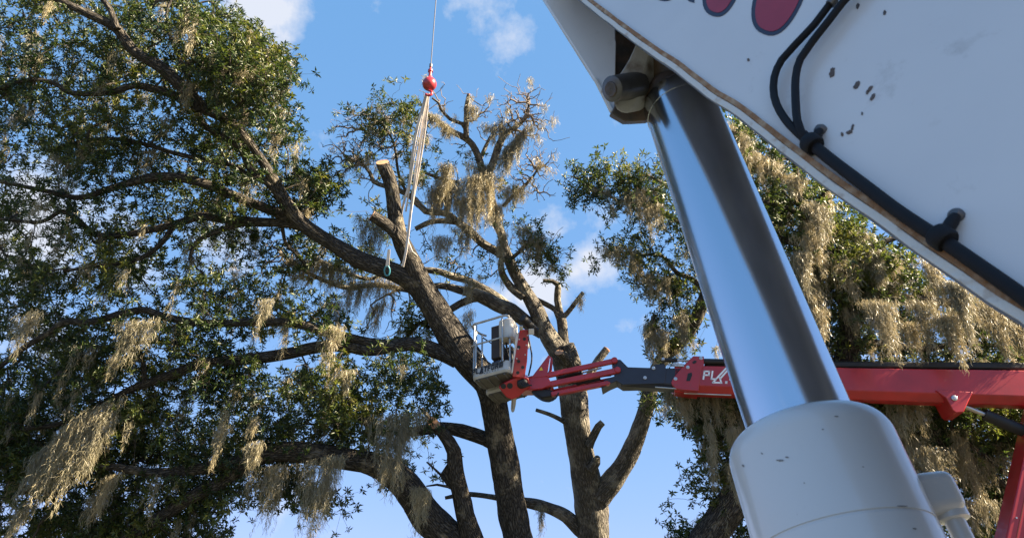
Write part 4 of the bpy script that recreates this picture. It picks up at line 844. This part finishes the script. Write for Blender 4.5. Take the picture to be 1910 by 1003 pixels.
strap([(799, 174, D+.03), (793, 240, D+.03), (784, 300, D+.02), (775, 350, D), (766, 400, D-.05), (760, 450, D-.24), (768, 470, D-.3), (777, 478, D-.2)], 'right edge sling wrapping round the trunk just under the sawn top', .055, .6)
strap([(797, 174, D-.04), (783, 240, D-.04), (772, 300, D-.04), (764, 350, D-.02), (757, 395, D)], 'inner left sling lying beside the leftmost one above the cut stub', .05, 1.0)
sh = thing('shackle', 'small blue green shackle dangling on a short strap below the sawn stub', 'shackle', P(722, 500, 11.5))
q = MB(); q.tube([P(722+5*math.sin(a), 505+9*math.cos(a)*-1, 11.5) for a in np.linspace(.3, 2*math.pi-.3, 18)], .014, 8); q.build('bow', mat('teal_paint', (.05, .22, .28), .4), sh, smooth=60)
q = MB(); q.prism([P(x, y, 11.5) for x, y in [(723, 465), (728, 465), (726, 496), (719, 496)]], FW*.01); q.build('strap', STRAP, sh)

#CRANE
# ------------------------------------------------------------------ the crane beside the camera: white boom, chrome rod, white cylinder
CW = mat('white_crane_paint', (.66, .66, .66), .32, coat=.35, col2=(.59, .59, .60), vscale=2.2, thr=(.35, .7), dirt=((.30, .28, .26), 9, .60, .16, .45), bump=.12, bscale=3.5)
CW2 = mat('white_cylinder_paint', (.58, .60, .61), .30, coat=.5, col2=(.58, .59, .585), vscale=3.5, dirt=((.18, .17, .15), 22, .66, .08, .6), bump=.05, bscale=18)
RUST = mat('rusty_edge', (.27, .14, .065), .85, col2=(.45, .33, .22), vscale=38, thr=(.45, .7), bump=.6, bscale=90)
EDGE = mat('worn_white_edge', (.62, .60, .55), .6, col2=(.36, .26, .18), vscale=30, thr=(.56, .72), bump=.3, bscale=70)
CHROME = mat('chrome', (.60, .63, .69), .17, metal=1.0, bump=.02, bscale=5)
CHROME.node_tree.nodes['Principled BSDF'].inputs['Anisotropic'].default_value = .5
DARK = mat('greasy_dark_steel', (.05, .045, .042), .5, col2=(.12, .075, .05), vscale=18, bump=.4, bscale=60)
PINM = mat('grey_pin_steel', (.14, .14, .145), .42, metal=.5, var=.35, vscale=25)
LUGM = mat('grey_lug_paint', (.42, .42, .42), .5, col2=(.20, .17, .15), vscale=22, thr=(.52, .7), bump=.25, bscale=70)
HOSE = mat('black_hydraulic_hose', (.008, .008, .010), .62, spec=.25, var=.3, vscale=30)
DECR = mat('dark_red_decal', (.36, .025, .05), .38, var=.25, vscale=14); DECK = mat('dark_decal_outline', (.025, .025, .05), .4)

def pdepth(px, py): return 1/(.5+.676*((px-1100)*780+(py-20)*540)/900000)
pl0, pl1, pl2 = (P(x, y, pdepth(x, y)) for x, y in ((1100, 20), (1880, 560), (1800, 60)))
pn = unit(np.cross(pl1-pl0, pl2-pl0)); pn = pn if pn@(CAM-pl0) > 0 else -pn           # faces the camera
def pp(px, py, off=0.):
    r = P(px, py, 1)-CAM; o = pl0+pn*off
    return CAM+r*(((o-CAM)@pn)/(r@pn))
crane = thing('crane', 'white crane boom with rusty lower edge lifted by a shiny chrome hydraulic rod', 'crane', (1.3, .9, 0))
def pslab(name, pix, front, depth, m, parent=None, bevel=.002, dirv=None):
    q = MB(); q.prism([pp(x, y, front) for x, y in pix], (-pn if dirv is None else dirv)*depth); return q.build(name, m, parent or crane, bevel=bevel)
E_ = [(1000, -62), (1040, -35), (1087, 2), (1146, 48), (1213, 98), (1259, 129), (1321, 178), (1369, 208), (1409, 239), (1459, 279), (1543, 344), (1628, 404), (1703, 459), (1790, 519), (1854, 565), (1908, 597), (1960, 637), (1990, 720), (2040, 950), (2250, 1500), (2700, 1900)]  # the unseen lower end bulges down, shaped to shade the barrel
away = unit(P(1780, 190, 1)-CAM)
boom = pslab('boom_side', E_+[(3250, 1050), (2900, 250), (2400, -100), (2100, -330), (1700, -420), (1250, -330), (1020, -120)], 0, .75, CW, bevel=.004, dirv=away)
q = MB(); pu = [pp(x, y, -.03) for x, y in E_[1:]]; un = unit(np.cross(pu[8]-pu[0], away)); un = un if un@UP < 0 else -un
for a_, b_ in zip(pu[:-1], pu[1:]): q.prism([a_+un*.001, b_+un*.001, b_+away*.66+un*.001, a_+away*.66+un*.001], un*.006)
q.build('underside_shade', mat('painted_shade_grey', (.20, .215, .25), .55, var=.35, vscale=5), boom, smooth=0)  # added sheet: shade painted as dark grey, for the rod to mirror
# flange strip along the lower edge: worn white lip with a rusty weld seam
def strip(name, k0, k1, o0, o1, m, parent):
    pts = E_[k0:k1]; K = np.array([list(pp(x, y, 0)) for x, y in pts]); R_ = spline(K, .02); n = len(R_); q = MB(); V = []
    for i, p in enumerate(R_):
        t = unit(R_[min(i+1, n-1)]-R_[max(i-1, 0)]); s_ = unit(np.cross(pn, t)); s_ = s_ if s_@UP > 0 else -s_
        w = .0012*mnoise.noise((i*.35, o0*90, 3.))
        V += [p+s_*(o0+w)+pn*.0025, p+s_*(o0+w)+pn*(.0025+.004), p+s_*(o1+w)+pn*(.0025+.004), p+s_*(o1+w)+pn*.0025]
    f = [(i*4+k, i*4+(k+1) % 4, i*4+4+(k+1) % 4, i*4+4+k) for i in range(n-1) for k in range(4)]+[(3, 2, 1, 0), tuple(4*n-4+k for k in range(4))]
    q.add(V, f); return q.build(name, m, parent, smooth=30)
strip('edge_lip', 0, 18, -.004, .0075, EDGE, boom); strip('rust_seam', 0, 18, .0085, .0185, RUST, boom)
# lettering on the boom: the rounded feet of big red letters with a dark outline, cut by the top of the picture
def blob(cx, cy, rx, ry, ang, off, th, m, nm):
    a_ = math.radians(ang); pts = []
    for k in range(40):
        t = 2*math.pi*k/40; jg = 1+(.35*mnoise.noise((math.cos(t)*1.8+cx, math.sin(t)*1.8, cy)) if nm == 'paint_chip' else 0); x = jg*rx*math.copysign(abs(math.cos(t))**.8, math.cos(t)); y = jg*ry*math.copysign(abs(math.sin(t))**.85, math.sin(t))
        pts.append((cx+x*math.cos(a_)-y*math.sin(a_), cy+x*math.sin(a_)+y*math.cos(a_)))
    q = MB(); q.prism([pp(x, y, off) for x, y in pts], pn*th); return q.build(nm, m, boom, smooth=0)
for cx, cy, rx, ry, an in [(1352, -40, 34, 74, 18), (1460, -25, 45, 96, 22), (1250, -62, 34, 66, 16)]:
    blob(cx, cy, rx, ry, an, .0006, .0006, DECK, 'letter_outline'); blob(cx, cy, rx-7, ry-8, an, .0014, .0006, DECR, 'letter')
q = MB(); q.prism([pp(x, y, .0006) for x, y in [(1276, -6), (1296, -6), (1295, 6), (1285, 3)]], pn*.0006); q.build('letter_foot', DECK, boom, smooth=0)
# dark chips and holes in the paint
for x, y, rx, ry, an in [(1552, 136, 4.5, 9.5, 15), (1598, 159, 4, 8, 30), (1623, 166, 3, 6, 35), (1618, 172, 2.5, 4, 20), (1628, 181, 3, 7, 30), (1600, 12, 3, 5, 20), (1650, 24, 2.6, 4.5, 15), (1584, 247, 6, 3, -25), (1571, 251, 2.5, 3.5, 0), (1590, 238, 2, 6, 15), (1396, 112, 2.4, 2.8, 0), (1608, 212, 1.5, 3, 0)]:
    blob(x, y, rx, ry, an, .0004, .0008, DARK, 'paint_chip')
# two hoses, and the clips that hold their sleeve along the edge
def phose(name, pix, r, offs, m=HOSE):
    K = [list(pp(x, y, o)) for (x, y), o in zip(pix, offs)]; R_ = spline(K, .02); q = MB(); q.tube(R_, r, 14); return q.build(name, m, boom, smooth=80)
phose('hose', [(1620, -85), (1575, -20), (1548, 8), (1520, 45), (1485, 82), (1458, 112), (1444, 145), (1444, 180), (1455, 208), (1472, 232), (1490, 250), (1505, 262)], .0072, [.02]*11+[.014])
phose('hose', [(1640, -85), (1600, -25), (1572, 5), (1545, 40), (1515, 78), (1493, 110), (1484, 145), (1484, 190), (1487, 225), (1494, 246), (1506, 260)], .0072, [.024]*10+[.016])
phose('hose_end', [(1556, 0), (1548, 9)], .0095, [.022, .022], mat('hose_ferrule', (.12, .12, .12), .4, metal=.5))
phose('hose_sleeve', [(1497, 252), (1525, 278), (1560, 306), (1610, 344), (1670, 390), (1720, 424), (1768, 455), (1830, 498), (1890, 540), (1960, 592), (2060, 670), (2140, 740)], .0098, [.0125]*12)
for x, y, x2, y2, r in [(1514, 268, 1530, 243, .0085), (1757, 443, 1783, 402, .0090)]:
    q = MB(); a_, b_ = pp(x, y, .016), pp(x2, y2, .010); q.tube2(a_, unit(b_-a_), [(0, r), (np.linalg.norm(b_-a_)*.75, r), (np.linalg.norm(b_-a_), r*.75)], 14)
    c = pp(x, y, .014); t = unit(pp(x+10, y+7.3, .014)-c); q.tube2(c-t*.012, t, [(0, .0155), (.003, .0175), (.021, .0175), (.024, .0155)], 18)
    q.build('hose_clip', HOSE, boom, smooth=50)
    q = MB(); q.tube2(pp(x2+1, y2+1, .0005), pn, [(0, .011), (.006, .010), (.012, .005)], 14); q.build('clip_screw', PINM, boom)
# underside bracket: far side plate, web, lugs, pin and the rod's eye
def dslab(name, pix, ext, m, bevel=.003):
    q = MB(); q.prism([P(x, y, d) for x, y, d in pix], ext); return q.build(name, m, crane, bevel=bevel)
dslab('bracket_plate', [(955, -95, 2.75), (1015, 0, 2.45), (1108, 146, 2.14), (1112, 150, 2.13), (1139, 206, 2.03), (1146, 210, 2.01), (1150, 60, 2.22), (1160, 40, 2.25), (1090, -60, 2.5)], FW*.03, CW)
dslab('plate_lip', [(1108, 146, 2.125), (1111, 143, 2.125), (1145, 206, 2.005), (1140, 209, 2.005)], FW*.02, EDGE, .001)
dslab('bracket_web', [(1147, 38, 2.24), (1335, 172, 2.14), (1335, 190, 2.12), (1290, 222, 2.10), (1212, 225, 2.08), (1147, 208, 2.05)], FW*.03, DARK)
pa = unit(P(1196, 157, 2.00)-P(1144, 165, 1.92))          # axis of the pin: away to the right
LUG = [(1186, 80), (1213, 98), (1206, 124), (1199, 150), (1192, 175), (1184, 198), (1177, 209), (1168, 212), (1158, 210), (1150, 205), (1144, 192), (1144, 165), (1150, 145), (1161, 130), (1172, 112), (1180, 95)]
dslab('lug', [(x, y, 1.95) for x, y in LUG], pa*.055, LUGM, .004)
o2_ = pa*.33; q = MB(); q.prism([P(x, y, 1.95)+o2_ for x, y in LUG], pa*.05); q.build('lug', LUGM, crane, bevel=.004)
q = MB(); c = P(1163, 163, 1.935); q.tube2(c-pa*.055, pa, [(0, .030), (.004, .036), (.06, .038), (.125, .038)], 28); pin = q.build('pin', PINM, crane)
q = MB(); q.tube2(c-pa*.058, pa, [(0, .020), (.006, .024)], 20); q.build('pin_cap', DARK, pin)
RB, RTp = P(1481, 760, 1.34), P(1271, 206, 1.96); rax = unit(RTp-RB)
q = MB(); q.prism([P(x, y, 1.99) for x, y in [(1140, 211), (1152, 218), (1166, 226), (1178, 226), (1212, 224), (1222, 190), (1150, 190)]], FW*.05); q.build('bracket_foot', DARK, crane, bevel=.004)
q = MB(); top = RTp+rax*.035; q.tube2(top, rax, [(0, .1), (.03, .098), (.06, .085), (.16, .08)], 40); q.tube2(top+rax*.10-pa*.09, pa, [(0, .085), (.18, .085)], 32); q.build('rod_eye', DARK, crane)
q = MB(); q.tube2(RTp-rax*.02, rax, [(0, .1012), (.003, .1016), (.055, .1016), (.058, .1)], 64); q.build('rod_collar', CHROME, crane)
q = MB(); q.tube2(RB-rax*.25, rax, [(0, .1), (.23+np.linalg.norm(RTp-RB), .1)], 96); q.build('rod', CHROME, crane, smooth=60)
# cylinder barrel: rounded gland, joint groove, oil port and pipe
RBAR = .150; L0 = -.047
prof = [(-1.3, RBAR), (-.215, RBAR), (-.214, RBAR-.0022), (-.2105, RBAR-.0022), (-.2095, RBAR)]
prof += [(-.052+.046*math.sin(a), RBAR-.034+.034*math.cos(a)) for a in np.linspace(0, math.pi/2, 11)]+[(-.004, .1035), (-.010, .1015)]
q = MB(); q.tube2(RB+rax*L0, rax, prof, 96); bar_ = q.build('cylinder_barrel', CW2, crane, smooth=45)
q = MB(); q.tube2(RB+rax*(L0-.008), rax, [(0, .1035), (.006, .1035)], 64); q.build('wiper_seal', HOSE, bar_)
def on_barrel(px, py, o=0.):
    r = unit(P(px, py, 1)-CAM); rp = r-rax*(r@rax); oo = CAM-RB; op = oo-rax*(oo@rax); a_ = rp@rp; b_ = 2*rp@op; c_ = op@op-(RBAR+o)**2
    return CAM+r*((-b_-math.sqrt(max(0, b_*b_-4*a_*c_)))/2/a_)
for x, y, rx, ry in [(1455, 858, 10, 3), (1468, 852, 5, 2.5), (1421, 845, 2.5, 3), (1386, 868, 3, 4), (1683, 943, 14, 2.5), (1706, 985, 5, 3), (1560, 776, 6, 2), (1535, 800, 3, 2), (1500, 900, 2, 2), (1610, 870, 3, 1.5)]:
    q = MB(); n_ = 14; pts = []
    for k in range(n_):
        t = 2*math.pi*k/n_; w = 1+.45*mnoise.noise((math.cos(t)*2+x, math.sin(t)*2, y)); pts.append((x+.75*rx*w*math.cos(t)+.3*ry*math.sin(t), y+.6*ry*w*math.sin(t)))
    V = [on_barrel(a, b, .0006) for a, b in pts]+[on_barrel(a, b, -.001) for a, b in pts]
    q.add(V, [tuple(range(n_))]+[(i, i+n_, (i+1) % n_+n_, (i+1) % n_) for i in range(n_)]); q.build('scuff', mat('grease_scuff', (.20, .20, .20), .6), bar_, smooth=0)
side = unit(RT-rax*(RT@rax)); pc = P(1738, 925, 1.20)
tow = unit(pc-(RB+rax*((pc-RB)@rax))); bs = RB+rax*((pc-RB)@rax)
q = MB(); q.box(bs+tow*(RBAR+.02), tow*.042, np.cross(rax, tow)*.034, rax*.036); q.build('port_block', CW2, crane, bevel=.018, seg=4)
q = MB(); ps = bs+tow*(RBAR+.040); q.tube2(ps-rax*.045, rax, [(0, .023), (.002, .026), (.022, .026), (.024, .022)], 24); q.build('pipe_nut', CW2, crane)
q = MB(); q.tube2(ps-rax*1.1, rax, [(0, .0165), (1.08, .0165)], 24); q.build('oil_pipe', CW2, crane)
# what carries the crane, out of the picture to the right: column and truck deck
bb = pp(3100, 1200, -.35)
q = MB(); q.tube2(np.array([bb[0]+.3, bb[1]+.1, 0]), np.array([0, 0, 1.]), [(.3, .32), (.5, .26), (bb[2]-.1, .24), (bb[2]+.1, .24)], 32); q.build('crane_column', CW, crane)
q = MB(); q.box(np.array([bb[0]+1.7, bb[1]-1.6, .35]), RT*1.25, np.array([0, 3.2, 0]), np.array([0, 0, .14])); q.build('truck_deck', DARK, crane, bevel=.02)
